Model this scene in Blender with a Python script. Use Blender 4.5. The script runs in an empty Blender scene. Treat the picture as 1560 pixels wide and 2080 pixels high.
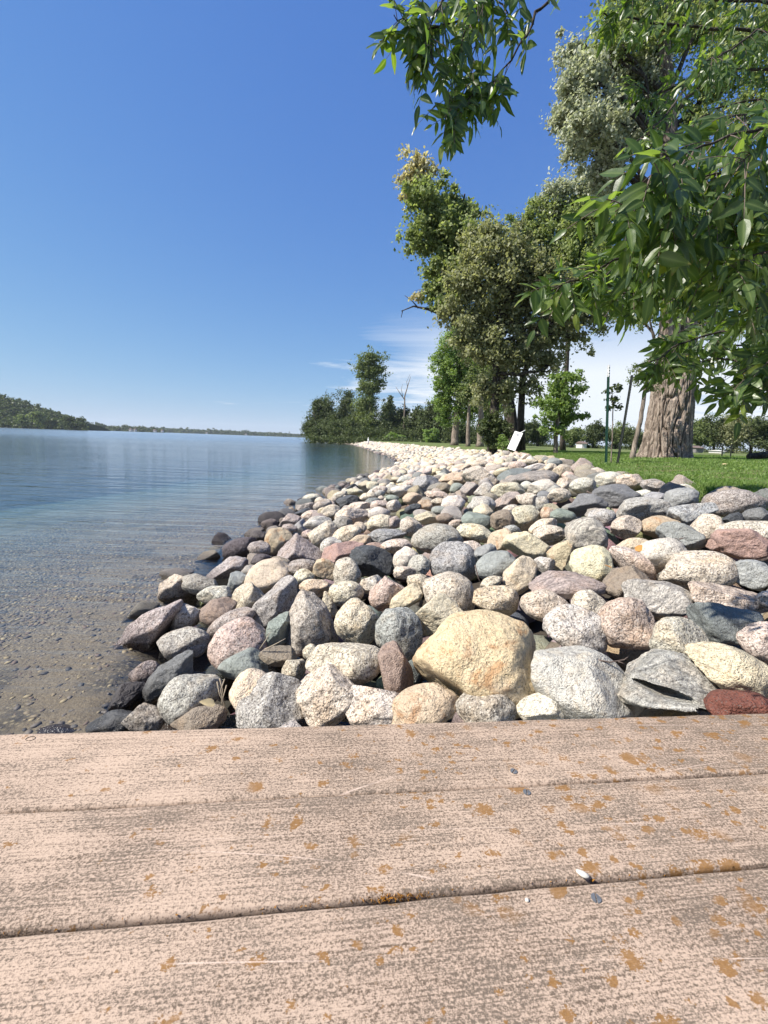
import bpy, math, random
import numpy as np
from mathutils import Vector, Matrix

random.seed(7)
SC = bpy.context.scene
COL = SC.collection
# ------------------------------------------------------------------ camera
FPX = 850.0                       # focal length in pixels of the 1560 px wide photograph
CAM = np.array([0.0, 0.0, 1.40])
PITCH = math.atan(146 / FPX)
ROLL = math.atan(0.036)
cp, sp, cr, sr = math.cos(PITCH), math.sin(PITCH), math.cos(ROLL), math.sin(ROLL)
FW = np.array([0, cp, -sp]); R0 = np.array([1.0, 0, 0]); U0 = np.array([0, sp, cp])
RT = cr * R0 + sr * U0
UP = -sr * R0 + cr * U0
cam = bpy.data.cameras.new('camera')
cam.sensor_fit = 'HORIZONTAL'; cam.sensor_width = 36; cam.lens = 36 * FPX / 1560
cam.clip_start = 0.02; cam.clip_end = 9000
camo = bpy.data.objects.new('camera', cam); COL.objects.link(camo)
camo.matrix_world = Matrix(((RT[0], UP[0], -FW[0], CAM[0]), (RT[1], UP[1], -FW[1], CAM[1]), (RT[2], UP[2], -FW[2], CAM[2]), (0, 0, 0, 1)))
SC.camera = camo
# ------------------------------------------------------------------ light
SUN_EL, SUN_AZ = math.radians(48), math.radians(-105)      # azimuth from +Y towards +X
sdir = Vector((math.sin(SUN_AZ) * math.cos(SUN_EL), math.cos(SUN_AZ) * math.cos(SUN_EL), math.sin(SUN_EL)))
sun = bpy.data.lights.new('sun', 'SUN'); sun.energy = 5.0; sun.angle = math.radians(0.53); sun.color = (1.0, 0.94, 0.86)
suno = bpy.data.objects.new('sun', sun); COL.objects.link(suno)
suno.rotation_euler = sdir.to_track_quat('Z', 'Y').to_euler(); suno.location = (-20, -5, 30)
SC.view_settings.view_transform = 'Standard'; SC.view_settings.look = 'None'
SC.view_settings.exposure = 0.95; SC.view_settings.gamma = 1.0
SC.view_settings.use_curve_mapping = False


class NT:
    """small helper round a node tree"""
    def __init__(s, tree):
        s.t = tree
    def n(s, typ, ins=None, **kw):
        nd = s.t.nodes.new(typ)
        for k, v in kw.items():
            setattr(nd, k, v)
        for k, v in (ins or {}).items():
            sk = nd.inputs[k]
            if isinstance(v, bpy.types.NodeSocket):
                s.t.links.new(v, sk)
            else:
                sk.default_value = v
        return nd
    def math(s, op, a, b=0.0, c=None, clamp=False):
        ins = {0: a, 1: b}
        if c is not None: ins[2] = c
        return s.n('ShaderNodeMath', ins, operation=op, use_clamp=clamp).outputs[0]
    def vmath(s, op, a, b=(0, 0, 0)):
        return s.n('ShaderNodeVectorMath', {0: a, 1: b}, operation=op).outputs[0]
    def mix(s, f, a, b, blend='MIX'):
        nd = s.n('ShaderNodeMix', None, data_type='RGBA', blend_type=blend)
        for idx, v in ((0, f), (6, a), (7, b)):
            if isinstance(v, bpy.types.NodeSocket):
                s.t.links.new(v, nd.inputs[idx])
            else:
                nd.inputs[idx].default_value = v if idx == 0 or len(v) == 4 else (*v, 1)
        return nd.outputs[2]
    def noise(s, vec, scale, detail=3, rough=0.55, dist=0.0):
        return s.n('ShaderNodeTexNoise', {'Vector': vec, 'Scale': scale, 'Detail': detail, 'Roughness': rough, 'Distortion': dist}).outputs[0]
    def ramp(s, v, a, b, lo=0.0, hi=1.0):
        return s.n('ShaderNodeMapRange', {0: v, 1: a, 2: b, 3: lo, 4: hi}).outputs[0]
    def vscale(s, v, sc):
        return s.vmath('MULTIPLY', v, sc)


world = bpy.data.worlds.new('World'); SC.world = world; world.use_nodes = True
wt = world.node_tree; wt.nodes.clear(); W = NT(wt)
sky = W.n('ShaderNodeTexSky', sky_type='NISHITA', sun_disc=False, sun_elevation=SUN_EL, sun_rotation=SUN_AZ, air_density=1.0, dust_density=0.0, ozone_density=3.0, altitude=400)
tc = W.n('ShaderNodeTexCoord').outputs['Generated']
sep = W.n('ShaderNodeSeparateXYZ', {0: tc})
den = W.math('ADD', W.math('MAXIMUM', sep.outputs[2], 0.0), 0.06)
pl = W.n('ShaderNodeCombineXYZ', {0: W.math('DIVIDE', sep.outputs[0], den), 1: W.math('DIVIDE', sep.outputs[1], den), 2: 0.0}).outputs[0]
rot = W.n('ShaderNodeMapping', {'Vector': pl, 'Rotation': (0, 0, 0.75), 'Scale': (0.6, 1.0, 1.0)}).outputs[0]
cl1 = W.noise(rot, 0.75, 9, 0.62, 0.5)
cl2 = W.noise(pl, 0.16, 2, 0.5)
azm = W.ramp(W.math('DIVIDE', sep.outputs[0], W.math('ADD', W.math('ABSOLUTE', sep.outputs[1]), 0.1)), -0.30, 0.12, -0.25, 1.0)
thr = W.math('ADD', cl1, W.math('ADD', W.math('MULTIPLY', W.math('SUBTRACT', cl2, 0.5), 0.5), W.math('MULTIPLY', azm, 0.29)))
cloud = W.ramp(thr, 0.60, 0.76)
elm = W.math('MULTIPLY', W.ramp(sep.outputs[2], 0.29, 0.15), W.ramp(sep.outputs[2], 0.0, 0.03))
cm = W.math('MULTIPLY', W.math('MULTIPLY', cloud, elm), 0.85, clamp=True)
skyc = W.n('ShaderNodeHueSaturation', {'Color': sky.outputs[0], 'Hue': 0.5, 'Saturation': 1.0, 'Value': 1.0}).outputs[0]
skyc = W.mix(1.0, skyc, (1.0, 1.06, 1.22, 1), 'MULTIPLY')
sk3 = W.n('ShaderNodeSeparateColor', {0: skyc})      # film-like shoulder so that the horizon keeps its blue
def shoulder(c, a, k): return W.math('DIVIDE', W.math('MULTIPLY', c, a), W.math('ADD', W.math('MULTIPLY', c, k), 1.0))
skyc = W.n('ShaderNodeCombineColor', {0: shoulder(sk3.outputs[0], 1.06, 0.092), 1: shoulder(sk3.outputs[1], 1.66, 0.165), 2: shoulder(sk3.outputs[2], 4.5, 0.5)}).outputs[0]
cc = W.mix(cm, skyc, (9.5, 9.8, 10.2, 1))
bg = W.n('ShaderNodeBackground', {0: cc, 1: 0.0565})
wo = W.n('ShaderNodeOutputWorld', {0: bg.outputs[0]})

# ------------------------------------------------------------------ geometry helpers
def ray(px, py):
    d = FW + RT * ((px - 780) / FPX) + UP * ((1040 - py) / FPX)
    return d
def P(px, py, Y):
    d = ray(px, py)
    return CAM + d * (Y / d[1])
def depth(p):
    return float(np.dot(np.asarray(p) - CAM, FW))
def toimg(p):
    q = np.asarray(p) - CAM; z = q @ FW
    return 780 + FPX * (q @ RT) / z, 1040 - FPX * (q @ UP) / z

def mesh_np(name, verts, faces_idx, nper, smooth=True, mat=None, colors=None):
    """verts (N,3); faces_idx (F,nper) int"""
    me = bpy.data.meshes.new(name)
    verts = np.ascontiguousarray(verts, dtype=np.float32); faces_idx = np.ascontiguousarray(faces_idx, dtype=np.int32)
    F = len(faces_idx)
    me.vertices.add(len(verts)); me.vertices.foreach_set('co', verts.ravel())
    me.loops.add(F * nper); me.loops.foreach_set('vertex_index', faces_idx.ravel())
    me.polygons.add(F)
    me.polygons.foreach_set('loop_start', np.arange(0, F * nper, nper, dtype=np.int32))
    me.polygons.foreach_set('loop_total', np.full(F, nper, dtype=np.int32))
    if smooth: me.polygons.foreach_set('use_smooth', np.ones(F, dtype=bool))
    if colors is not None:
        a = me.color_attributes.new('Col', 'FLOAT_COLOR', 'POINT')
        a.data.foreach_set('color', np.ascontiguousarray(colors, dtype=np.float32).ravel())
    me.update(calc_edges=True)
    if mat: me.materials.append(mat)
    return me
def ob(name, me, parent=None, loc=None, mw=None):
    o = bpy.data.objects.new(name, me); COL.objects.link(o)
    if parent is not None: o.parent = parent
    if mw is not None: o.matrix_world = mw
    elif loc is not None: o.location = loc
    return o
def tag(o, label=None, cat=None, group=None, kind=None):
    if label: o['label'] = label
    if cat: o['category'] = cat
    if group: o['group'] = group
    if kind: o['kind'] = kind
    return o
def empty(name, loc):
    return ob(name, None, loc=Vector(loc))

class MB:
    """collects tubes, boxes and free faces into one mesh (tris and quads)"""
    def __init__(s): s.v = []; s.f = []
    def add(s, vs, fs):
        b = len(s.v); s.v += [tuple(map(float, v)) for v in vs]; s.f += [tuple(b + i for i in f) for f in fs]
    def tube(s, pts, rad, n=6, ridge=0.0):
        pts = [np.asarray(p, float) for p in pts]; rings = []
        up = np.array([0.31, 0.95, 0.1])
        for i, p in enumerate(pts):
            t = pts[min(i + 1, len(pts) - 1)] - pts[max(i - 1, 0)]
            t = t / (np.linalg.norm(t) + 1e-9)
            a = np.cross(t, up); a /= np.linalg.norm(a) + 1e-9; b = np.cross(t, a)
            up = -np.cross(t, a) if False else up
            r = rad[i] if hasattr(rad, '__len__') else rad
            rings.append([p + (a * math.cos(2 * math.pi * k / n) + b * math.sin(2 * math.pi * k / n)) * r for k in range(n)])
        vs = [v for r in rings for v in r]; fs = []
        for i in range(len(pts) - 1):
            for k in range(n):
                fs.append((i * n + k, i * n + (k + 1) % n, (i + 1) * n + (k + 1) % n, (i + 1) * n + k))
        fs.append(tuple(range(n))[::-1]); fs.append(tuple((len(pts) - 1) * n + k for k in range(n)))
        s.add(vs, fs)
    def box(s, c, ax, ay, az):
        c = np.asarray(c, float); vs = []
        for z in (-1, 1):
            for y in (-1, 1):
                for x in (-1, 1): vs.append(c + np.asarray(ax) * x + np.asarray(ay) * y + np.asarray(az) * z)
        s.add(vs, [(0, 2, 3, 1), (4, 5, 7, 6), (0, 1, 5, 4), (2, 6, 7, 3), (0, 4, 6, 2), (1, 3, 7, 5)])
    def build(s, name, mat, parent=None, smooth=True, origin=None):
        me = bpy.data.meshes.new(name)
        v = s.v if origin is None else [tuple(np.asarray(q) - np.asarray(origin)) for q in s.v]
        me.from_pydata(v, [], s.f)
        if smooth: me.polygons.foreach_set('use_smooth', np.ones(len(s.f), dtype=bool))
        me.update(); me.materials.append(mat)
        return ob(name, me, parent, loc=None if origin is None else Vector(origin))

def vn(p, seed=0.0):
    p = p + np.array([seed * 1.37, seed * 2.11, seed * 0.73])
    i = np.floor(p); f = p - i; u = f * f * (3 - 2 * f)
    def h(a, b, c):
        v = np.sin(a * 127.1 + b * 311.7 + c * 74.7) * 43758.5453
        return v - np.floor(v)
    x, y, z = i[..., 0], i[..., 1], i[..., 2]; ux, uy, uz = u[..., 0], u[..., 1], u[..., 2]
    r = 0
    for dz in (0, 1):
        for dy in (0, 1):
            for dx in (0, 1):
                w = (ux if dx else 1 - ux) * (uy if dy else 1 - uy) * (uz if dz else 1 - uz)
                r = r + w * h(x + dx, y + dy, z + dz)
    return r

# ------------------------------------------------------------------ materials
def new_mat(name):
    m = bpy.data.materials.new(name); m.use_nodes = True; m.node_tree.nodes.clear()
    return m, NT(m.node_tree)
def finish(m, T, shader, disp=None):
    T.n('ShaderNodeOutputMaterial', {0: shader})
    return m
def principled(T, col, rough=0.7, normal=None, spec=0.4, metal=0.0):
    ins = {'Base Color': col if isinstance(col, bpy.types.NodeSocket) or len(col) == 4 else (*col, 1), 'Roughness': rough, 'Specular IOR Level': spec, 'Metallic': metal}
    if normal is not None: ins['Normal'] = normal
    return T.n('ShaderNodeBsdfPrincipled', ins).outputs[0]
def bump(T, h, strength, dist, prev=None):
    ins = {'Height': h, 'Strength': strength, 'Distance': dist}
    if prev is not None: ins['Normal'] = prev
    return T.n('ShaderNodeBump', ins).outputs[0]

def rock_mat(kind, vcol=False):
    m, T = new_mat('rock_' + kind)
    oc = T.n('ShaderNodeTexCoord').outputs['Object']
    oi = T.n('ShaderNodeObjectInfo')
    base = T.n('ShaderNodeAttribute', attribute_name='Col').outputs[0] if vcol else oi.outputs['Color']
    rnd = T.math('MULTIPLY', oi.outputs['Random'], 57.0)
    v = T.vmath('ADD', oc, T.n('ShaderNodeCombineXYZ', {0: rnd, 1: rnd, 2: rnd}).outputs[0])
    if kind == 'granite':
        g1 = T.n('ShaderNodeTexVoronoi', {'Vector': v, 'Scale': 165.0}).outputs['Color']
        g1 = T.n('ShaderNodeSeparateColor', {0: g1}).outputs[0]
        g2 = T.noise(v, 75, 3, 0.7)
        dark = T.ramp(g1, 0.60, 0.78); dark = T.math('MULTIPLY', dark, T.ramp(g2, 0.40, 0.56))
        light = T.math('MULTIPLY', T.ramp(g1, 0.30, 0.05), 0.6)
        c = T.mix(light, base, T.mix(0.55, base, (0.85, 0.82, 0.75, 1)))
        c = T.mix(T.math('MULTIPLY', dark, 0.80), c, (0.06, 0.052, 0.048, 1))
        c = T.mix(T.ramp(T.noise(v, 38, 3, 0.7), 0.50, 0.66, 0, 0.75), c, T.mix(1.0, c, (0.38, 0.35, 0.33, 1), 'MULTIPLY'))
        c = T.mix(T.ramp(T.noise(v, 7, 3), 0.52, 0.72, 0, 0.55), c, T.mix(1.0, c, (1.12, 0.93, 0.72, 1), 'MULTIPLY'))
        h1, h2, bs = T.noise(v, 14, 4, 0.6), T.noise(v, 110, 3, 0.7), 0.5
    elif kind == 'smooth':
        c = T.mix(T.ramp(T.noise(v, 60, 4, 0.75), 0.50, 0.64, 0, 0.75), base, T.mix(1.0, base, (0.42, 0.38, 0.36, 1), 'MULTIPLY'))
        c = T.mix(T.ramp(T.noise(v, 9, 5, 0.6, 1.2), 0.50, 0.66, 0, 0.5), c, T.mix(1.0, c, (1.3, 1.15, 0.95, 1), 'MULTIPLY'))
        c = T.mix(T.ramp(T.noise(v, 190, 2), 0.58, 0.66, 0, 0.7), c, (0.12, 0.10, 0.09, 1))
        h1, h2, bs = T.noise(v, 16, 5, 0.6), T.noise(v, 150, 2), 0.35
    elif kind == 'gneiss':
        wv = T.noise(T.n('ShaderNodeMapping', {'Vector': v, 'Rotation': (0.5, 0.7, 0.3), 'Scale': (5.0, 42.0, 9.0)}).outputs[0], 1.0, 5, 0.65, 1.6)
        c = T.mix(T.ramp(wv, 0.46, 0.60, 0, 0.75), base, T.mix(1.0, base, (0.40, 0.40, 0.42, 1), 'MULTIPLY'))
        c = T.mix(T.ramp(T.noise(v, 7, 4, 0.6), 0.52, 0.66, 0, 0.8), c, T.mix(1.0, base, (1.25, 1.15, 1.05, 1), 'MULTIPLY'))
        c = T.mix(T.ramp(T.noise(v, 85, 3, 0.75), 0.50, 0.64, 0, 0.7), c, T.mix(1.0, c, (0.35, 0.33, 0.33, 1), 'MULTIPLY'))
        h1, h2, bs = wv, T.noise(v, 60, 4, 0.7), 0.7
    elif kind == 'slate':
        c = T.mix(T.ramp(T.noise(v, 22, 6, 0.7, 2.5), 0.53, 0.66, 0, 0.7), base, T.mix(0.35, base, (0.45, 0.48, 0.48, 1)))
        c = T.mix(T.ramp(T.noise(v, 120, 3, 0.7), 0.56, 0.68, 0, 0.7), c, T.mix(0.5, base, (0.5, 0.5, 0.48, 1)))
        h1, h2, bs = T.noise(v, 18, 6, 0.7, 1.0), T.noise(v, 80, 3, 0.7), 0.7
    elif kind == 'rusty':
        c = T.mix(T.ramp(T.noise(v, 10, 5, 0.65, 0.8), 0.52, 0.66, 0, 0.7), base, (0.42, 0.20, 0.075, 1))
        c = T.mix(T.ramp(T.noise(v, 5, 5, 0.65, 0.8), 0.52, 0.68, 0, 0.6), c, (0.62, 0.52, 0.38, 1))
        c = T.mix(T.ramp(T.noise(v, 90, 3, 0.75), 0.54, 0.68, 0, 0.7), c, T.mix(1.0, c, (0.3, 0.27, 0.25, 1), 'MULTIPLY'))
        h1, h2, bs = T.noise(v, 16, 5, 0.65), T.noise(v, 100, 3, 0.7), 0.6
    else:  # wet
        c = T.mix(T.ramp(T.noise(v, 30, 4, 0.7), 0.45, 0.65), base, T.mix(1.0, base, (0.45, 0.4, 0.4, 1), 'MULTIPLY'))
        h1, h2, bs = T.noise(v, 14, 5, 0.6), T.noise(v, 70, 3), 0.5
    # slow tonal drift that every natural stone has
    c = T.mix(T.ramp(T.noise(v, 3.5, 3), 0.40, 0.7, 0, 0.25), c, T.mix(1.0, c, (0.62, 0.60, 0.60, 1), 'MULTIPLY'))
    c = T.mix(T.ramp(T.noise(v, 28, 5, 0.75, 0.6), 0.55, 0.64, 0, 0.35), c, T.mix(1.0, c, (0.52, 0.46, 0.39, 1), 'MULTIPLY'))
    # algae and damp below the splash line, by height above the lake
    pz = T.n('ShaderNodeSeparateXYZ', {0: T.n('ShaderNodeNewGeometry').outputs['Position']}).outputs[2]
    damp = T.ramp(T.math('ADD', pz, T.math('MULTIPLY', T.noise(v, 12, 3), 0.06)), 0.17, 0.06)
    c = T.mix(T.math('MULTIPLY', damp, 0.72), c, T.mix(1.0, c, (0.20, 0.17, 0.17, 1), 'MULTIPLY'))
    wetl = T.ramp(T.math('ADD', pz, T.math('MULTIPLY', T.noise(v, 14, 3), 0.05)), 0.075, 0.03)
    rough = T.math('SUBTRACT', 0.78 if kind != 'slate' else 0.6, T.math('MULTIPLY', wetl, 0.6))
    nb = bump(T, h1, min(1, bs * 1.8), 0.045); nb = bump(T, h2, 1.0, 0.010, nb)
    return finish(m, T, principled(T, c, rough, nb, 0.4))
ROCKM = {k: rock_mat(k) for k in ('granite', 'smooth', 'gneiss', 'slate', 'rusty', 'wet')}
ROCKV = rock_mat('smooth', True); ROCKV.name = 'rock_heap'

def leaf_mat(name, c1, c2, trans=0.45, rough=0.45, tcol=(1.5, 1.6, 0.5), spec=0.4):
    m, T = new_mat(name)
    r = T.n('ShaderNodeNewGeometry').outputs['Random Per Island']
    c = T.mix(r, (*c1, 1), (*c2, 1))
    sh = principled(T, c, rough, None, spec)
    tr = T.n('ShaderNodeBsdfTranslucent', {0: T.mix(1.0, c, (*tcol, 1), 'MULTIPLY')}).outputs[0]
    ms = T.n('ShaderNodeMixShader', {0: trans, 1: sh, 2: tr}).outputs[0]
    return finish(m, T, ms)
def plain_mat(name, col, rough=0.7, spec=0.4, metal=0.0, var=0.25, sc=12.0, bs=0.2, bd=0.01):
    m, T = new_mat(name)
    oc = T.n('ShaderNodeTexCoord').outputs['Object']
    n = T.noise(oc, sc, 5, 0.65)
    c = T.mix(T.ramp(n, 0.35, 0.7, 0, 1), (*col, 1), (*[x * (1 - 2 * var) for x in col], 1))
    return finish(m, T, principled(T, c, rough, bump(T, n, bs, bd), spec, metal))
def bark_mat(name, c1, c2, sc=(14, 14, 2.2), bd=0.04):
    m, T = new_mat(name)
    oc = T.n('ShaderNodeTexCoord').outputs['Object']
    v = T.vscale(oc, sc)
    n = T.noise(v, 1.0, 6, 0.7, 0.9)
    n2 = T.noise(T.vscale(oc, (60, 60, 18)), 1.0, 3, 0.7)
    c = T.mix(T.ramp(n, 0.42, 0.60), (*c1, 1), (*c2, 1))
    c = T.mix(T.ramp(n2, 0.45, 0.7, 0, 0.4), c, T.mix(1.0, c, (0.5, 0.47, 0.45, 1), 'MULTIPLY'))
    return finish(m, T, principled(T, c, 0.9, bump(T, n, 1.0, bd), 0.2))
BARK = bark_mat('bark_grey', (0.12, 0.095, 0.075), (0.30, 0.25, 0.20))
BARKD = bark_mat('bark_dark', (0.035, 0.028, 0.022), (0.10, 0.085, 0.07))
TWIG = plain_mat('twig_wood', (0.16, 0.12, 0.10), 0.85)

# ------------------------------------------------------------------ terrain shape
WL = np.array([(-6, 0.3), (0, -0.75), (1.4, -1.15), (1.9, -1.38), (2.4, -1.55), (2.9, -1.75), (3.7, -1.96), (5.2, -2.05), (9.1, -1.9), (14, -1.2), (22, 0.45), (27, 0.95), (33, 0.55), (48, -1.2),
               (70, -3.8), (104, -8.3), (150, -25), (200, -36), (235, -32), (300, 5), (500, 200), (1000, 700), (6000, 6000)], float)
WD = np.array([(-6, 4.2), (0, 4.6), (4.7, 5.45), (7, 5.6), (10, 5.9), (14, 5.6), (25, 4.7), (33, 4.0), (60, 3.8), (110, 3.4), (160, 1.5), (6000, 1.5)], float)
TT = np.array([(-6, 0.9), (4.7, 0.95), (8, 1.0), (13, 1.05), (25, 0.92), (40, 0.88), (110, 0.88), (170, 0.6), (6000, 0.6)], float)
def wl(y): return np.interp(y, WL[:, 0], WL[:, 1])
def wd(y): return np.interp(y, WD[:, 0], WD[:, 1])
def tt(y): return np.interp(y, TT[:, 0], TT[:, 1])
def surf(x, y):
    """height of the middle of the top layer of riprap; beyond it the lawn; below it the lake bed"""
    x = np.asarray(x, float); y = np.asarray(y, float)
    w, W_, T_ = wl(y), wd(y), tt(y)
    u = x - w; v = u / W_
    pile = -0.02 + (T_ + 0.06) * np.clip(v, 0, 1) ** 0.93
    lawn = T_ + (1.2 - T_) * (1 - np.exp(-np.maximum(u - W_, 0) / 2.2)) + 0.0015 * np.clip(u - W_ - 30, 0, 300)
    du = np.maximum(-u, 0)
    bed = -0.03 - np.minimum(0.065 * du + 0.0045 * du * du, 3.6)
    return np.where(v > 1, lawn, np.where(v < 0, bed, pile))
def ground_z(x, y):
    x = np.asarray(x, float); y = np.asarray(y, float)
    u = x - wl(y); v = u / wd(y)
    drop = 0.42 * np.clip(v / 0.08, 0, 1) * np.clip((1.02 - v) / 0.06, 0, 1)
    rough = 0.03 * (vn(np.stack([x * 1.3, y * 1.3, x * 0], -1)) - 0.5) * np.clip((v > 1) * 1.0, 0, 1)
    return surf(x, y) - drop + rough
def hit(px, py, off=0.0, fn=surf):
    d = ray(px, py); t = 0.4
    prev = t
    for _ in range(4000):
        p = CAM + d * t
        if p[2] < fn(p[0], p[1]) + off: break
        prev = t; t *= 1.01
    lo, hi = prev, t
    for _ in range(20):
        m = (lo + hi) / 2; p = CAM + d * m
        if p[2] < fn(p[0], p[1]) + off: hi = m
        else: lo = m
    return CAM + d * hi

# ------------------------------------------------------------------ ground, lake bed, water
ys = np.concatenate([np.arange(-6, 12, 0.12), np.geomspace(12, 6000, 150)])
un = np.concatenate([-np.geomspace(6000, 3, 60), np.arange(-2.9, 7.5, 0.13), np.geomspace(7.6, 6000, 70)])
Yg, Ug = np.meshgrid(ys, un, indexing='ij')
Xg = wl(Yg) + Ug
Zg = ground_z(Xg, Yg)
nv = len(un); idx = np.arange(len(ys) * nv).reshape(len(ys), nv)
fq = np.stack([idx[:-1, :-1], idx[:-1, 1:], idx[1:, 1:], idx[1:, :-1]], -1).reshape(-1, 4)
gm, T = new_mat('ground_soil')
ps = T.n('ShaderNodeNewGeometry').outputs['Position']; sx = T.n('ShaderNodeSeparateXYZ', {0: ps})
n1 = T.noise(ps, 2.0, 5, 0.7); n2 = T.noise(ps, 38, 4, 0.75); n3 = T.noise(ps, 0.12, 3)
grass = T.mix(T.ramp(n2, 0.35, 0.65), (0.05, 0.09, 0.022, 1), (0.13, 0.185, 0.055, 1))
grass = T.mix(T.ramp(n1, 0.45, 0.62, 0, 0.85), grass, (0.17, 0.145, 0.075, 1))
vor = T.n('ShaderNodeTexVoronoi', {'Vector': T.vscale(ps, (1, 1.15, 1)), 'Scale': 42.0})
vc = T.n('ShaderNodeSeparateColor', {0: vor.outputs['Color']}).outputs[0]
peb = T.mix(vc, (0.07, 0.062, 0.055, 1), (0.30, 0.25, 0.16, 1))
peb = T.mix(T.ramp(vor.outputs['Distance'], 0.25, 0.55, 0, 0.8), peb, (0.05, 0.045, 0.04, 1))
sand = T.mix(n2, (0.12, 0.096, 0.066, 1), (0.21, 0.172, 0.12, 1))
vo2 = T.n('ShaderNodeTexVoronoi', {'Vector': T.vscale(ps, (1, 1.2, 1)), 'Scale': 95.0}); vc2 = T.n('ShaderNodeSeparateColor', {0: vo2.outputs['Color']}).outputs[0]
grit = T.mix(T.ramp(vc2, 0.15, 0.95), (0.045, 0.038, 0.034, 1), (0.27, 0.23, 0.17, 1))
grit = T.mix(T.ramp(T.noise(ps, 60, 3, 0.7), 0.55, 0.68), grit, (0.34, 0.29, 0.20, 1))
sand = T.mix(T.math('MULTIPLY', T.ramp(T.noise(ps, 3.5, 4, 0.7), 0.38, 0.60, 0.35, 0.9), T.ramp(T.n('ShaderNodeSeparateXYZ', {0: ps}).outputs[1], 2.1, 3.0, 0.25, 1.0)), sand, grit)
bedc = T.mix(T.ramp(T.noise(ps, 1.3, 3, 0.6, 0.5), 0.46, 0.58), sand, peb)
soil = T.mix(n2, (0.03, 0.025, 0.02, 1), (0.08, 0.068, 0.055, 1))  # soil colour kept extra dark so the rock gaps look shaded
attr = T.n('ShaderNodeAttribute', attribute_name='Col'); zs = T.n('ShaderNodeSeparateColor', {0: attr.outputs[0]})
c = T.mix(zs.outputs[0], soil, grass); c = T.mix(zs.outputs[1], c, bedc)
gb = bump(T, n2, 0.6, 0.03)
finish(gm, T, principled(T, c, 0.95, gb, 0.1))
vv = (Xg - wl(Yg)) / wd(Yg)
gc = np.zeros((len(ys), nv, 4)); gc[..., 3] = 1
gc[..., 0] = np.clip((vv - 0.97) / 0.04, 0, 1); gc[..., 1] = np.clip((0.02 - vv) / 0.02, 0, 1)
me = mesh_np('ground', np.stack([Xg, Yg, Zg], -1).reshape(-1, 3), fq, 4, True, gm, gc.reshape(-1, 4))
tag(ob('ground', me), 'lake bed, rocky bank and lawn of the shore', kind='structure')

wm, T = new_mat('lake_water')
ps = T.n('ShaderNodeNewGeometry').outputs['Position']
w1 = T.noise(T.vscale(ps, (1.3, 7.5, 1)), 1.0, 3, 0.55, 0.5)
w2 = T.noise(T.vscale(ps, (0.22, 2.0, 1)), 1.0, 3, 0.55, 0.5)
w3 = T.noise(T.vscale(ps, (12, 22, 1)), 1.0, 2, 0.5, 0.8)
w4 = T.noise(T.vscale(ps, (0.04, 0.12, 1)), 1.0, 2, 0.5)
calm = T.ramp(w4, 0.38, 0.62, 0.45, 1.0)
b1 = bump(T, w2, T.math('MULTIPLY', calm, 1.0), 0.060)
b2 = bump(T, w1, 0.8, 0.014, b1)
b3 = bump(T, w3, 0.35, 0.006, b2)
fr = T.n('ShaderNodeFresnel', {'IOR': 1.33, 'Normal': b3}).outputs[0]
gl = T.n('ShaderNodeBsdfGlossy', {0: (1, 1, 1, 1), 'Roughness': T.ramp(T.n('ShaderNodeVectorMath', {0: ps}, operation='LENGTH').outputs['Value'], 10.0, 120.0, 0.03, 0.16), 'Normal': b3}).outputs[0]
tr = T.n('ShaderNodeBsdfTransparent', {0: (0.97, 0.98, 0.98, 1)}).outputs[0]
ms = T.n('ShaderNodeMixShader', {0: fr, 1: tr, 2: gl}).outputs[0]
va = T.n('ShaderNodeVolumeAbsorption', {0: (0.45, 0.74, 0.84, 1), 1: 0.30}).outputs[0]
o_ = T.n('ShaderNodeOutputMaterial', {0: ms}); T.t.links.new(va, o_.inputs[1])
mb = MB(); mb.box((0, 2990, -4.0), (6000, 0, 0), (0, 2996, 0), (0, 0, 4.0))
w_ = mb.build('lake_water', wm, None, False); tag(w_, 'calm clear lake water with fine ripples', kind='structure')

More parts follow.
